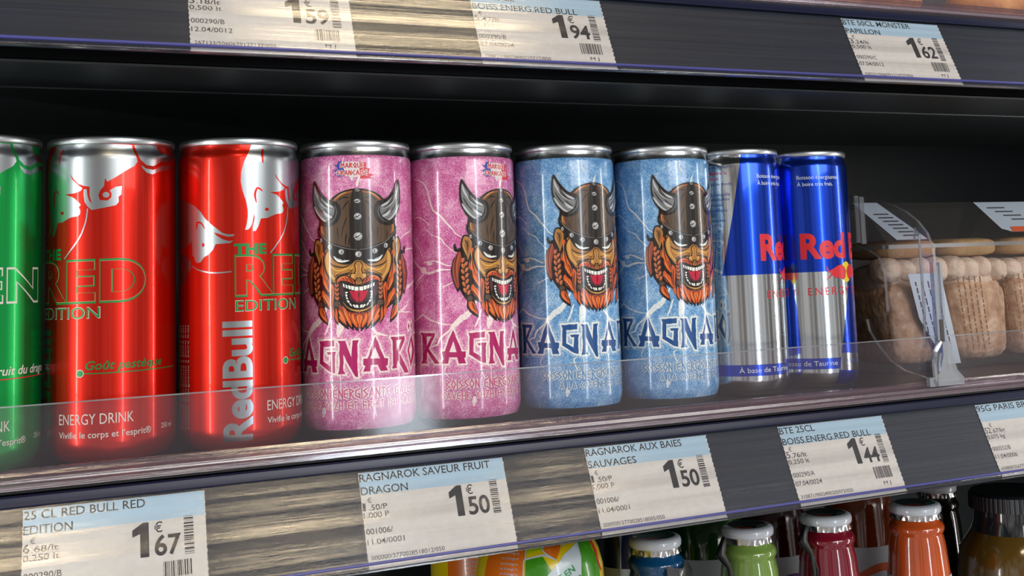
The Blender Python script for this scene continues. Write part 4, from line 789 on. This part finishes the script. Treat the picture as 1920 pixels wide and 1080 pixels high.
m = MB(); m.box(X0, X1, 330, 340, -420, 520, BLACK); struct(m.build('wall_back', smooth=0))
m = MB(); m.box(X0-10, X0, -36, 340, -420, 520, BLACK); struct(m.build('wall_left', smooth=0))
m = MB(); m.box(X1, X1+10, -36, 340, -420, 520, BLACK); struct(m.build('wall_right', smooth=0))

# clear lip in front of the goods
def lip(dy, dz, label):
    t = thing('shelf_lip', label, 'shelf lip', (0, dy, dz))
    m = MB(); m.add([(X0, -34, 2.4), (X1, -34, 2.4), (X1, -34, 26.3), (X0, -34, 26.3)], [(0, 1, 2, 3)], LIPC); m.build('panel', t, smooth=0)
    m = MB(); m.extrude_x([(-34.8, 26.3), (-33.2, 26.3), (-33.2, 26.9), (-34.8, 26.9)], X0, X1, DIVEDGE); m.build('top_edge', t, smooth=0)
    m = MB(); m.extrude_x([(-33.2, 2.4), (-35.6, 2.4), (-36.4, 1.4), (-37.0, .2), (-38.6, -.8), (-39.0, -2.2), (-40.2, -3.0), (-40.4, -4.8), (-38.2, -5.2), (-38.1, -2.4), (-33.2, -2.3), (-31.2, 0.1), (-31.2, 1.2)], X0, X1, LIPEDGE); m.build('foot', t, smooth=0)
lip(0, 0, 'clear plastic lip along the shelf front before the cans')
lip(-14.17, 211.4, 'clear plastic lip on the upper shelf before the orange buns')

# ------------------------------------------------------------------ price rails and tags
TV = Vector((0, -17.28, -36.89)).normalized(); NV = Vector((0, TV.z, -TV.y)).normalized()
if NV.y > 0: NV = -NV
def rp(x, s, n, o): return Vector((x, -42+o[0], -11.63+o[1]))+TV*s+NV*n
def rail(o, label):
    t = thing('price_rail', label, 'price rail', (0, o[0], o[1]))
    def prof(pts): return [(rp(0, s, n, (0, 0)).y, rp(0, s, n, (0, 0)).z) for s, n in pts]
    m = MB(); m.extrude_x(prof([(-4.4, -2.2), (-4.4, -1.5), (-.2, -1.5), (41.2, -1.5), (41.2, -2.2)]), X0, X1, RAILBACK); m.build('backing', t, smooth=0)
    m = MB(); m.extrude_x(prof([(-5.2, -1.4), (-5.4, .4), (-4.2, 1.5), (-2.6, 1.1), (-1.0, 1.0), (-.6, .6), (-.6, .2), (-2.0, -.6), (-4.4, -1.4)]), X0, X1, RAILBLUE); m.build('top_clip', t, smooth=35)
    m = MB(); m.extrude_x(prof([(-.6, .1), (38.0, .1)]), X0, X1, COVER, False); m.build('clear_cover', t, smooth=0)
    m = MB(); m.extrude_x(prof([(38.0, -.3), (38.0, .5), (38.3, .75), (38.8, .75), (39.1, .4), (39.1, -.3)]), X0, X1, RIDGE); m.build('blue_ridge', t, smooth=35)
    m = MB(); m.extrude_x(prof([(39.1, -.3), (39.1, .3), (40.2, .5), (41.6, 1.4), (42.2, 1.2), (41.4, 0), (41.2, -1.5), (40.8, -1.5), (40.6, -.3)]), X0, X1, COVER); m.build('bottom_lip', t, smooth=35)
    return t
LO = (0, 0); UP = (-14.17, 211.38)
rail(LO, 'dark grey price rail with clear cover under the drink cans')
rail(UP, 'dark grey price rail with clear cover on the upper shelf edge')

def price_tag(o, x, label, head, unit, qty, code1, code2, number, euros, cents, square=True, seed=0, w=66.3):
    A = Art(); rnd = random.Random(seed)
    H = 40.6
    pl = []; z = 34
    pr = []
    for i in range(z+1):
        s = -H*i/z; j = rnd.uniform(0, .25)
        pl.append(((.45 if i % 2 else 0)+j*.4, s)); pr.append((w-(.55 if i % 2 else 0)-j, s))
    A.poly(pl+pr[::-1], PAPER, 0)
    A.poly([(.45, -.1), (w-.6, -.1), (w-.6, -9.8), (.45, -9.8)], TAGBLUE, 1)
    for i, tx in enumerate(head):
        A.text(tx[0], .5, -4.0-5.6*i, 3.25, TAGINK, 2, tx[1], off=.008)
    u = unit.split('|')
    A.text(u[0], .6, -16.4, 3.2, TAGINK2, 2, (1.25 if u[0] == '1' else 2.0*len(u[0])+.1), off=.006); A.text('\u20ac', .8+2.0*len(u[0]), -13.2, 2.2, TAGINK2, 2, 1.9)
    A.text(u[1], 1.3+2.0*len(u[0]), -16.4, 2.3, TAGINK2, 2, 1.55*len(u[1]), off=.008)
    A.text(qty, .6, -19.6, 2.3, TAGINK2, 2, 1.55*len(qty), off=.004)
    A.text(code1, .9, -26.3, 2.3, TAGINK2, 2, 1.62*len(code1), off=.004); A.text(code2, .9, -30.6, 2.3, TAGINK2, 2, 1.58*len(code2), off=.004)
    A.text(number, 1.8, -36.9, 1.75, TAGINK2, 2, 31.5, off=.003)
    # hand-drawn figure one with a flag and no foot, as printed
    A.poly([(38.6, -12.8), (42.4, -10.2), (44.6, -10.2), (44.6, -23.6), (41.4, -23.6), (41.4, -14.4), (38.6, -15.6)], TAGINK, 2)
    A.text('\u20ac', 46.6, -14.6, 3.9, TAGINK, 2, 3.1, off=.006)
    A.text(cents, 46.6, -23.4, 7.4, TAGINK, 2, 9.8, off=.022)
    y = -9.4
    while y > -24.4:
        h = rnd.choice((.16, .2, .3, .5, .65)); A.poly([(57.6, y), (61.2, y), (61.2, y-h), (57.6, y-h)], TAGINK, 2); y -= h+rnd.choice((.2, .25, .35, .5))
    if square:
        x2 = 49.6
        while x2 < 60.2:
            h = rnd.choice((.15, .2, .35, .5)); A.poly([(x2, -26.2), (x2+h, -26.2), (x2+h, -32.2), (x2, -32.2)], TAGINK, 2); x2 += h+rnd.choice((.2, .25, .35, .5))
        A.text('M J', 53.4, -35.6, 1.7, TAGINK, 2, 4.4)
    mb = MB()
    base = rp(x, 0, 0, o)
    for vs, fs, m, lay in A.items:
        P = [Vector((a, 0, 0))+TV*(-b)+NV*(-1.15+lay*.03) for a, b in vs]; ff = []
        for f in fs:
            p = [P[i] for i in f[:3]]; nn = (p[1]-p[0]).cross(p[2]-p[0]); ff.append(list(f) if nn.dot(NV) > 0 else list(f)[::-1])
        mb.add(P, ff, m)
    # card back and edges
    mb.add([Vector((a, 0, 0))+TV*b+NV*n for n in (-1.15, -1.4) for a, b in ((.3, 0), (w-.4, 0), (w-.4, H), (.3, H))], [(7, 6, 5, 4), (0, 4, 5, 1), (1, 5, 6, 2), (2, 6, 7, 3), (3, 7, 4, 0)], PAPER)
    ob = mb.build('price_tag', smooth=0); ob.location = base*S
    tag(ob, label, 'price tag', 'printed price tags in the shelf rails')
price_tag(LO, -20.3, 'white price tag in the lower left corner below the red cans', [('25 CL RED BULL RED', 43), ('EDITION', 17)], '6|.68/lt', '0,250 lt', '000290/B', '07.04/0024', '267134/9002490210717/050', '1', '67', True, 1)
price_tag(LO, 108.05, 'white price tag on the lower rail below the pink cans', [('RAGNAROK SAVEUR FRUIT', 59), ('DRAGON', 20.5)], '1|.50/P', '1,000 P', '001006/', '11.04/0001', '000000/3770028518012/050', '1', '50', False, 2)
price_tag(LO, 214.4, 'white price tag on the lower rail below the blue speckled cans', [('RAGNAROK AUX BAIES', 51), ('SAUVAGES', 25)], '1|.50/P', '1,000 P', '001006/', '11.04/0001', '000000/3770028518005/050', '1', '50', False, 3)
price_tag(LO, 322.2, 'white price tag on the lower rail below the blue and silver cans', [('BTE 25CL', 21.5), ('BOISS.ENERG.RED BULL', 55)], '5|.76/lt', '0,250 lt', '000290/A', '07.04/0024', '310871/9002490205973/050', '1', '44', True, 4)
price_tag(LO, 452.8, 'white price tag at the right edge of the photo below the pastry boxes', [('95G PARIS BREST', 46), ('', 1)], '52|.67/kg', '0,075 kg', '000552/B', '11.04/0006', '650800/3567750001230/050', '3', '95', True, 5)
price_tag(UP, 38.2, 'white price tag on the upper rail, leftmost of that rail, half washed in glare', [('BTE 50CL', 21.5), ('', 1)], '3|.18/lt', '0,500 lt', '000290/B', '12.04/0012', '267133/5060639127139/050', '1', '59', True, 6)
price_tag(UP, 159.5, 'white price tag on the upper rail between its two neighbours, above the blue cans', [('BTE 35CL', 21.5), ('BOISS.ENERG.RED BULL', 52)], '5|.47/lt', '0,355 lt', '000290/B', '07.04/0024', '778623/9002490210717/050', '1', '94', True, 7)
price_tag(UP, 367.0, 'white price tag on the upper rail, rightmost of that rail, with two-line heading', [('BTE 50CL MONSTER', 45), ('PAPILLON', 22.5)], '3|.24/lt', '0,500 lt', '000290/C', '07.04/0012', '330231/5060751213727/050', '1', '62', True, 8)

# ------------------------------------------------------------------ clear divider
XD = 437.7
t = thing('shelf_divider', 'clear plastic shelf divider clipped to the lip right of the cans', 'shelf divider', (XD, -33, 0))
outer = [(-1, 3), (-1.5, 36), (-2, 66), (-1, 76), (3, 85), (10, 92), (19.4, 98), (30, 102.5), (42.6, 106.3), (57, 109.6), (73, 112), (110, 114.5), (180, 116), (180, 82), (68, 80.5), (56, 77), (47, 72.5), (42.5, 66), (42, 40), (44, 37.5), (62, 35), (60, 28), (52, 19), (42, 11), (30, 6), (12, 3)]
def plate(mb, pts, th, m, x=0, w=None):
    tri = tessellate_polygon([[Vector((a, b, 0)) for a, b in pts]]); n = len(pts)
    if w is None:
        vs = [(x-th/2, a, b) for a, b in pts]+[(x+th/2, a, b) for a, b in pts]
        mb.add(vs, [tuple(t_) for t_ in tri]+[tuple(n+i for i in reversed(t_)) for t_ in tri], m)
    return mb
m = MB(); plate(m, outer, 1.6, DIVC); m.build('blade', t, smooth=0)
m = MB(); n = len(outer); vs = []; fs = []
for a, b in outer: vs += [(-.95, a, b), (.95, a, b)]
m.add(vs, [(2*i, 2*((i+1) % n), 2*((i+1) % n)+1, 2*i+1) for i in range(n)], DIVEDGE)
for a0, a1, b0, b1 in ((60, 61.5, 81, 110), (65, 66, 82, 111)): m.box(-1.6, 1.6, a0, a1, b0, b1, DIVEDGE)
m.tube([(0, 14, 82), (0, 13, 88), (0, 10, 84), (0, 10, 40), (0, 12, 20)], .8, DIVEDGE)
m.build('rib', t, smooth=0)
m = MB()
m.box(-3.2, -1.6, -3.5, -.5, 8, 68, DIVEDGE); m.box(1.6, 3.2, -3.5, -.5, 8, 68, DIVEDGE); m.box(-1.6, 1.6, -2.4, -1.4, 24, 66, DIVEDGE)
m.build('post', t, smooth=0)
m = MB(); m.box(-1.2, 1.2, -3.4, -2.5, 14, 36, mat('divider_dark_insert', '3c3838', .4)); m.build('insert', t, smooth=0)
m = MB()
foot = [(-10, 0), (10, 0), (11, 3), (6, 8), (3.5, 16), (3.2, 24), (-3.2, 24), (-3.5, 16), (-6, 8), (-12, 3)]
tri = tessellate_polygon([[Vector((a, b, 0)) for a, b in foot]]); k = len(foot)
m.add([(a, -7, b) for a, b in foot]+[(a, -3.5, b) for a, b in foot], [tuple(q) for q in tri]+[tuple(k+i for i in q) for q in tri]+[(i, (i+1) % k, k+(i+1) % k, k+i) for i in range(k)], DIVEDGE)
m.tube([(-9, -6, 3), (-9.5, -6, 12), (-8, -6, 19), (-4, -6, 24)], 1.5, DIVEDGE); m.tube([(-6, -6, 3), (-6, -6, 12), (-4.5, -6, 18)], 1, DIVEDGE)
m.box(-14, -8, -7, -4, 0, 5, DIVEDGE)
m.build('clip_foot', t, smooth=30)

# ------------------------------------------------------------------ pastry boxes
CHOUX = bump(noise_mix(mat('choux_pastry', 'a87448', .7), 120, [(.3, 'a87c5c'), (.55, 'd2ac90'), (.75, 'f0dcc8')]), 200, .6, dist=.002)
CREAM = bump(noise_mix(mat('dusted_cream', 'd2b8a4', .75), 90, [(.3, 'cdb09c'), (.7, 'ecdccf')]), 250, .5, dist=.002)
TAN = noise_mix(mat('tan_sponge', 'c49a6c', .7), 150, [(.3, 'b8905e'), (.7, 'd2ac7c')])
STICK = mat('sticker_white', 'b9c4d0', .5); STINK = mat('sticker_grey_ink', '4c4a4c', .6); FILMINK = mat('film_brown_print', '6e5038', .6); ORANGEP = mat('sticker_orange', 'e0623a', .5)
def frustum(mb, x0, x1, y0, y1, z0, x2, x3, y2, y3, z1, m, bottom=True, top=True):
    vs = [(x0, y0, z0), (x1, y0, z0), (x1, y1, z0), (x0, y1, z0), (x2, y2, z1), (x3, y2, z1), (x3, y3, z1), (x2, y3, z1)]
    fs = [(0, 1, 5, 4), (1, 2, 6, 5), (2, 3, 7, 6), (3, 0, 4, 7)]
    if bottom: fs.append((3, 2, 1, 0))
    if top: fs.append((4, 5, 6, 7))
    mb.add(vs, fs, m)
def pastry_box(x0, x1, y0, y1, label, seed):
    t = thing('pastry_box', label, 'pastry box', ((x0+x1)/2, (y0+y1)/2, 0.3))
    a, b = -(x1-x0)/2, (x1-x0)/2; c, d = -(y1-y0)/2, (y1-y0)/2
    m = MB(); frustum(m, a+5, b-5, c+6, d-6, 0, a+1, b-1, c+1, d-1, 77, BOXC, True, False); m.build('tray', t, smooth=0)
    m = MB(); m.box(a-1, b+1, c-2.5, c+2, 77, 79.5, DIVEDGE); m.box(a-1, b+1, d-2, d+2, 77, 79.5, DIVEDGE); m.box(a-2, a+2, c+2, d-2, 77, 79.5, DIVEDGE); m.box(b-2, b+2, c+2, d-2, 77, 79.5, DIVEDGE); m.build('rim', t, smooth=0)
    m = MB(); frustum(m, a+1, b-1, c+1, d-1, 79.5, a+8, b-8, c+34, d-20, 108, BOXC, False, True); m.build('lid', t, smooth=0)
    def slope(x, s, off=.4):       # point on the sloping lid front, s = 0 at the rim, 1 at the top
        return Vector((x, c+1+33*s-off*.65, 79.5+28.5*s+off*.75))
    # stickers and printing
    m = MB()
    m.add([slope(a+1.5, 1.0), slope(a+21, 1.0), slope(a+36, .1), slope(a+11, .1)], [(0, 3, 2, 1)], STICK)
    for i in range(7): m.add([slope(a+10+i*1.5, .72-i*.085, .6), slope(a+22+i*1.5, .72-i*.085, .6), slope(a+22+i*1.5, .69-i*.085, .6), slope(a+10+i*1.5, .69-i*.085, .6)], [(0, 3, 2, 1)], STINK)
    m.build('barcode_sticker', t, smooth=0); m = MB()
    m.add([slope(a+103, .98), slope(a+150, .98), slope(a+150, .22), slope(a+112, .22), slope(a+105, .3)], [(0, 4, 3, 2, 1)], STICK)
    m.add([slope(a+114, .34, .6), slope(a+150, .34, .6), slope(a+150, .22, .6), slope(a+112, .22, .6)], [(0, 3, 2, 1)], ORANGEP)
    for i in range(4): m.add([slope(a+110+i*4, .84-i*.1, .6), slope(a+126+i*4, .84-i*.1, .6), slope(a+126+i*4, .81-i*.1, .6), slope(a+110+i*4, .81-i*.1, .6)], [(0, 3, 2, 1)], STINK)
    m.build('lid_sticker', t, smooth=0)
    m = MB()
    def front(x, z, off=.4): return Vector((x, c+6-5*z/77-off, z))
    m.add([front(a+16, 61), front(a+42, 61), front(a+57, 3), front(a+45, 3), front(a+24, 33)], [(0, 4, 3, 2, 1)], STICK)
    rnd = random.Random(seed)
    for i in range(4):
        z = 56
        while z > 16:
            h = rnd.uniform(2, 5); x = a+20+i*5+(60-z)*.3; m.add([front(x, z, .6), front(x+.9, z, .6), front(x+.9+h*.25, z-h, .6), front(x+h*.25, z-h, .6)], [(0, 3, 2, 1)], STINK); z -= h+1
    m.build('front_sticker', t, smooth=0)
    m = MB()
    for i in range(11):
        z = 58; x0_ = a+55+(i % 5)*4.6+(i//5)*38
        while z > 14:
            h = rnd.uniform(1.5, 4.5); x = x0_+(60-z)*.16; m.add([front(x, z, .5), front(x+1.1, z, .5), front(x+1.1+h*.16, z-h, .5), front(x+h*.16, z-h, .5)], [(0, 3, 2, 1)], FILMINK); z -= h+1.1
    m.build('film_print', t, smooth=0)
    return t
pastry_box(456, 622, 28, 150, 'clear pastry box with printed stickers right behind the shelf divider', 3)
pastry_box(629, 795, 28, 150, 'clear pastry box cut off by the right edge of the photo', 4)
def pastry(x, y, w_, label, seed, flat=False):
    t = thing('choux_pastry', label, 'pastry', (x, y, 1.2), 0, 'cream pastries in the clear boxes')
    m = MB(); m.blob((0, 0, 29), (w_, 28, 28.5), CHOUX, 4, .02, seed, .38); m.build('shell', t, smooth=80)
    m = MB(); rnd = random.Random(seed)
    for i in range(4): m.blob((-w_*.72+i*w_*.48, -14+rnd.uniform(-2, 1), 62+rnd.uniform(-1.5, 1.5)), (w_*.36, 12, 8.5+rnd.uniform(-1, 1)), CREAM, 4, .025, seed+i, .8)
    m.blob((0, 2, 56), (w_*.95, 26, 12), CREAM, 4, .02, seed+9, .6); m.build('cream', t, smooth=80)
    m = MB(); m.blob((0, 2, 76), (w_*.96, 28, 6.5), TAN, 4, .015, seed+5, .5); m.build('top_shell', t, smooth=80)
lab = ['cream filled choux pastry at the left of the box behind the divider', 'cream filled choux pastry in the middle of the near pastry box', 'cream filled choux pastry at the right of the near pastry box', 'cream filled choux pastry in the box cut off by the photo edge']
for i, x in enumerate((488, 539, 590, 661)): pastry(x, 63, 25, lab[i], 20+i)

# ------------------------------------------------------------------ upper shelf goods (just their bottoms show)
BUN = bump(noise_mix(mat('orange_bun_crust', 'c8793c', .6), 80, [(.3, 'a2582a'), (.6, 'd28a48'), (.8, 'e8b070')]), 200, .5, dist=.001)
CHOC = mat('dark_chocolate', '3a2620', .45)
UZ = 211.5
for i, (x, wd, lb) in enumerate(((428, 45, 'orange crusted bun on the upper shelf, leftmost in view'), (545, 48, 'orange crusted bun on the upper shelf near the right photo edge'))):
    t = thing('iced_bun', lb, 'bun', (x, 6, UZ), 0, 'buns on the upper shelf')
    m = MB(); m.blob((0, 0, 16), (wd, 26, 15.8), BUN, 3, .03, 7+i); m.build('crust', t, smooth=80)
    m = MB(); m.blob((22-i*30, 0, 26), (26, 22, 9), CHOC, 3, .04, 9+i); m.build('icing', t, smooth=80)
GREYB = mat('pale_blue_pack', '8ea4b2', .3)
t = MB(); t.box(300, 372, -12, 40, UZ, UZ+60, GREYB); t.box(310, 336, -12.6, -12, UZ+3, UZ+40, WHITEP); tag(t.build('carton', smooth=0), 'pale blue grey carton on the upper shelf left of the orange buns', 'carton')

# ------------------------------------------------------------------ juice bottles on the shelf below
ZB = -228
CAPW = mat('white_lacquered_cap', 'd4dae2', .18, 0, .6, .5); CAPM = mat('cap_silver_crimp', 'c8c8c8', .22, 1)
CAPG = mat('cap_green_print', '2f6a5a', .3); CAPR = mat('cap_red_print', 'a03c38', .3); CAPD = mat('cap_dark_top', '3a4644', .25, 0, .6, .5)
LABW = mat('bottle_white_label', 'c4cad2', .5)
def juice(col, name):
    m = mat(name, col, .12, 0, .6, .7); return m
def bottle(x, y, ztop, rc, col, label, capdark, ribbon, prints=True, lab_z=None, shoulder=1.0, group='small glass juice bottles'):
    t = thing('juice_bottle', label, 'juice bottle', (x, y, ZB), 0, group); H = ztop-ZB; k = rc/14.5
    g = juice(col, 'juice_'+label.split()[0])
    L = H-16
    BR = 23.4; prof = [(21, 0), (23.5, 3), (BR, 12), (BR, L-75), (min(BR, 23*k), L-58), (min(BR-.5, 20*k*shoulder), L-44), (16.6*k*shoulder, L-8), (15.4*k, L-2.6), (15.4*k, L-1.6), (16.4*k, L), (16.6*k, L+2), (15.6*k, L+4), (14.2*k, L+5), (13.6*k, L+8)]
    m = MB(); m.lathe(prof, g, n=64, capb=True, capt=True); m.build('glass', t, smooth=60)
    m = MB(); n = 20*6
    vs = []; fs = []
    pr = [(14.3*k, H-7.6), (15.0*k, H-8.6), (14.8*k, H-6.6), (14.9*k, H-5.4)]
    for j, (r, z) in enumerate(pr):
        for i in range(n):
            q = 1+(.035 if j < 2 else 0)*math.cos(i*PI*2/6); vs.append((r*q*math.cos(2*PI*i/n), r*q*math.sin(2*PI*i/n), z))
    for j in range(3):
        for i in range(n): fs.append((j*n+i, j*n+(i+1) % n, (j+1)*n+(i+1) % n, (j+1)*n+i))
    m.add(vs, fs, CAPM)
    m.lathe([(14.9*k, H-5.4), (15.4*k, H-4.6), (15.4*k, H-2.4), (14.8*k, H-1), (13.6*k, H-.3), (11.5*k, H)], CAPW, n=64)
    m.lathe([(11.5*k, H), (11.2*k, H+.02), (10*k, H-.5), (.01, H-.6)], CAPD if capdark else CAPG, n=64)
    for a0, c_ in ((-2.3, CAPR), (-1.0, CAPG)):
        P = [(8.5*k*math.cos(a0+da), 8.5*k*math.sin(a0+da)*.9) for da in (-.45, .45)]+[(12.4*k*math.cos(a0+da), 12.4*k*math.sin(a0+da)) for da in (.5, 0, -.5)]
        m.add([(a_, b_, H-.05+.1) for a_, b_ in P], [tuple(range(5))], c_)
    m.build('cap', t, smooth=60)
    if lab_z is not None:
        m = MB(); zt = lab_z-ZB
        def rr(z):
            for (r0, z0), (r1, z1) in zip(prof, prof[1:]):
                if z0 <= z <= z1 and z1 > z0: return r0+(r1-r0)*(z-z0)/(z1-z0)
            return prof[3][0]
        m.lathe([(rr(z)+.3, z) for z in [zt-80+i*8 for i in range(11)]], LABW, n=64)
        P = []; 
        for j in range(13):
            a = -PI/2+(-1.0+2.0*j/12)*.8; up_ = 7*math.sin(PI*j/12)
            for dz in (0, 5): z = zt-22+up_+dz; r = rr(z)+.5; P.append((r*math.cos(a), r*math.sin(a), z))
        m.add(P, [(2*j, 2*j+2, 2*j+3, 2*j+1) for j in range(12)], mat('ribbon_'+label.split()[0], ribbon, .5)); m.build('bottle_label', t, smooth=50)
    return t
bottle(286, 30, -74, 13.5, '0c4a78', 'blue juice bottle with white cap and torn grey sleeve', False, '2a5a9a')
bottle(345, 30, -75.7, 14.0, '7c9c48', 'light green juice bottle with white cap, left of the dark red one', True, '2f7a40')
bottle(399, 30, -75.5, 14.3, '7c1026', 'raspberry red juice bottle with a white and green cap', True, '9a2040')
bottle(465.3, 30, -77.5, 14.7, 'c0501c', 'bright orange juice bottle with white cap beside the black lidded jar', True, 'd0522c', lab_z=-119)
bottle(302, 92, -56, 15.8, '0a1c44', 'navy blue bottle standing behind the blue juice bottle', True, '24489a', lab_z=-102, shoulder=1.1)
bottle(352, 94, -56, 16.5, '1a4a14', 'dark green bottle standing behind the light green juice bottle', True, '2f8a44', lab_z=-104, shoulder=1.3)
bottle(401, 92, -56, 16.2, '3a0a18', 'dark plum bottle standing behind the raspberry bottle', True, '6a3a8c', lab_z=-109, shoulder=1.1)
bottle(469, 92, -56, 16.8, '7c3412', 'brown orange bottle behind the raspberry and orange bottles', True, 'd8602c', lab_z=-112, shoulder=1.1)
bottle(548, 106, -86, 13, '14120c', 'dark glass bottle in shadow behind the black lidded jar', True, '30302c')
# torn sleeve and hang cords
FILM = clear('torn_grey_film', (120, 120, 125), .2, 3.0, 1.5, None, .35, (90, 90, 95))
t = MB(); rnd = random.Random(8); vs = []; fs = []
for j in range(7):
    for i in range(9):
        a = -PI/2-.15+i*.17; r = 17.5+rnd.uniform(-.8, 1.8)+j*.5; vs.append((286+r*math.cos(a), 30+r*math.sin(a), -88-j*5+rnd.uniform(-1.5, 1.5)))
for j in range(6):
    for i in range(8): fs.append((j*9+i, j*9+i+1, (j+1)*9+i+1, (j+1)*9+i))
t.add(vs, fs, FILM); tag(t.build('torn_sleeve', smooth=60), 'torn grey plastic sleeve hanging on the blue juice bottle neck', 'plastic sleeve')
CORD = mat('black_plastic_cord', '0c0c0c', .35)
for x, lb in ((323, 'black plastic hang cord beside the light green bottle'), (377.5, 'black plastic hang cord beside the raspberry bottle')):
    t = MB(); t.tube([(x+3, 24, -80), (x-1, 22, -88), (x+3, 20, -95), (x+4, 19, -105), (x+2, 18, -118), (x+3, 18, -130)], [1.6, 3.2, 1.3, 1.1, 1.0, .8], CORD); t.tube([(x+3, 20, -92), (x+6, 19, -104), (x+5, 19, -120)], .8, CORD)
    tag(t.build('hang_cord', smooth=60), lb, 'cord')
# jar
t = thing('juice_jar', 'round amber jar with a ribbed black screw lid', 'jar', (552, 40, ZB)); H = -80-ZB
AMBER = mat('amber_jar_liquid', '5c4416', .15, 0, .6, .7); JGL = mat('jar_neck_glass', '20242a', .1, 0, .7, .8); LIDB = mat('black_jar_lid', '12161c', .3, 0, .6)
m = MB(); m.lathe([(32, 0), (35, 3), (36, 10), (36, 95), (34, H-38), (26, H-26)], AMBER, n=72, capb=True); m.lathe([(26, H-26), (24, H-20), (23, H-14), (23, H-10)], JGL, n=72); m.build('glass', t, smooth=60)
m = MB(); n = 180; vs = []
for z, r0 in ((H-12, 26), (H-3, 25.6), (H-1.4, 24.6)):
    for i in range(n): r = r0+(.45 if i % 3 == 0 else 0)*(1 if z < H-2 else 0); vs.append((r*math.cos(2*PI*i/n), r*math.sin(2*PI*i/n), z))
fs = [(j*n+i, j*n+(i+1) % n, (j+1)*n+(i+1) % n, (j+1)*n+i) for j in range(2) for i in range(n)]+[tuple(2*n+i for i in range(n))]
m.add(vs, fs, LIDB); m.build('lid', t, smooth=25)

# printed fruit-drink bottles at the left of the lower shelf
LIME = mat('pack_lime', 'a8c010', .25, 0, .5, .5); PORANGE = mat('pack_orange', 'dc6c14', .25, 0, .5, .5); PGREEN = mat('pack_green', '3c8a14', .25, 0, .5, .5); PYEL = mat('pack_yellow', 'dcc010', .25, 0, .5, .5); PWHITE = mat('pack_pale', 'bcc8cc', .3, 0, .5, .4); PRED = mat('pack_red', 'c8301c', .3)
PACKR = [(20, -12.5), (29, -9), (32, -2), (32, 130), (31.5, 142), (29.5, 150), (26, 156), (20, 159)]
def pack(x, y, ztop, label, turn):
    t = thing('drink_bottle', label, 'drink bottle', (x, y, ZB+12.5), turn, 'printed fruit drink bottles')
    t.scale = (1, 1, 1)
    def rr(z):
        for (r0, z0), (r1, z1) in zip(PACKR, PACKR[1:]):
            if z0 <= z <= z1: return r0+(r1-r0)*(z-z0)/(z1-z0)
        return PACKR[-1][0]
    m = MB(); m.lathe(PACKR+[(19, 160), (.01, 160)], PYEL, n=72, capb=True)
    A = Art()
    A.poly([(-44, 159), (-44, 100), (-20, 100), (-20, 159)], PORANGE, 1); A.poly([(-19, 159), (-19, 147), (-9, 149), (-9, 159)], LIME, 1)
    A.poly([(-8, 159), (-10, 148), (-3, 144), (2, 150), (1, 159)], PORANGE, 1); A.poly([(2, 159), (4, 150), (8, 152), (9, 159)], PGREEN, 1); A.poly([(9.5, 159), (8.5, 152), (14, 153), (16, 159)], PORANGE, 1)
    A.poly([(-19, 145), (-10, 146), (-6, 140), (-12, 128), (-19, 130)], PGREEN, 1)
    A.poly([(-16, 126), (-8, 138), (2, 146), (14, 150), (15, 144), (8, 130), (-6, 122)], PWHITE, 2)
    A.poly([(8, 130), (14, 150), (17, 159), (27, 159), (24, 145), (25, 130)], PGREEN, 3); A.stroke([(25, 156), (27.5, 148), (25.5, 140), (27, 134)], 3, PRED, 4)
    A.poly([(34, 110), (42, 128), (42, 100)], PGREEN, 1)
    A.text('BLE EN', -7, 132.2, 2.9, GREENPRINT, 4, 15, rot=.42, off=.02); A.text('IES', 3.5, 130.5, 2.9, GREENPRINT, 4, 7.5, rot=.42, off=.02)
    A.items = [([(a, min(b+7, 158.9)) for a, b in vs], fs, mm, lay) for vs, fs, mm, lay in A.items]
    for pp in ([(-19.4, 158), (-19.4, 152)], [(-9, 158), (-9.5, 155), (-3, 151)], [(-19.4, 152), (-10, 153.5), (-3, 151)], [(1.5, 158), (3, 156)], [(-20, 152), (-20, 120)]): A.stroke(pp, .7, PWHITE, 4, False)
    for i in range(12): A.text('jus d\u2019orange et', -33, 154-i*2.2, 1.1, PWHITE, 4, 10)
    for vs, fs, mm, lay in A.items:
        bm = bmesh.new(); V = [bm.verts.new((a, b, 0)) for a, b in vs]
        for f_ in fs:
            try: bm.faces.new([V[i] for i in f_])
            except ValueError: pass
        us = [a for a, b in vs]; zs = [b for a, b in vs]; g = math.ceil(min(us)/2)*2
        while g < max(us): bmesh.ops.bisect_plane(bm, geom=bm.verts[:]+bm.edges[:]+bm.faces[:], dist=1e-5, plane_co=(g, 0, 0), plane_no=(1, 0, 0)); g += 2
        for zc in (130, 136, 142, 146, 150, 156):
            if min(zs) < zc < max(zs): bmesh.ops.bisect_plane(bm, geom=bm.verts[:]+bm.edges[:]+bm.faces[:], dist=1e-5, plane_co=(0, zc, 0), plane_no=(0, 1, 0))
        bm.verts.index_update(); out = [((rr(v.co.y)+.1+lay*.06)*math.sin(v.co.x/32), -(rr(v.co.y)+.1+lay*.06)*math.cos(v.co.x/32), v.co.y) for v in bm.verts]
        m.add(out, [[v.index for v in q.verts] for q in bm.faces], mm); bm.free()
    m.build('bottle_body', t, smooth=50)
    return t
pack(207, 2, -55.5, 'rounded yellow, orange and green fruit drink bottle under the rail', 0)
pack(206, 76, -55.5, 'orange and green fruit drink bottle half hidden behind its yellow neighbour', .3)
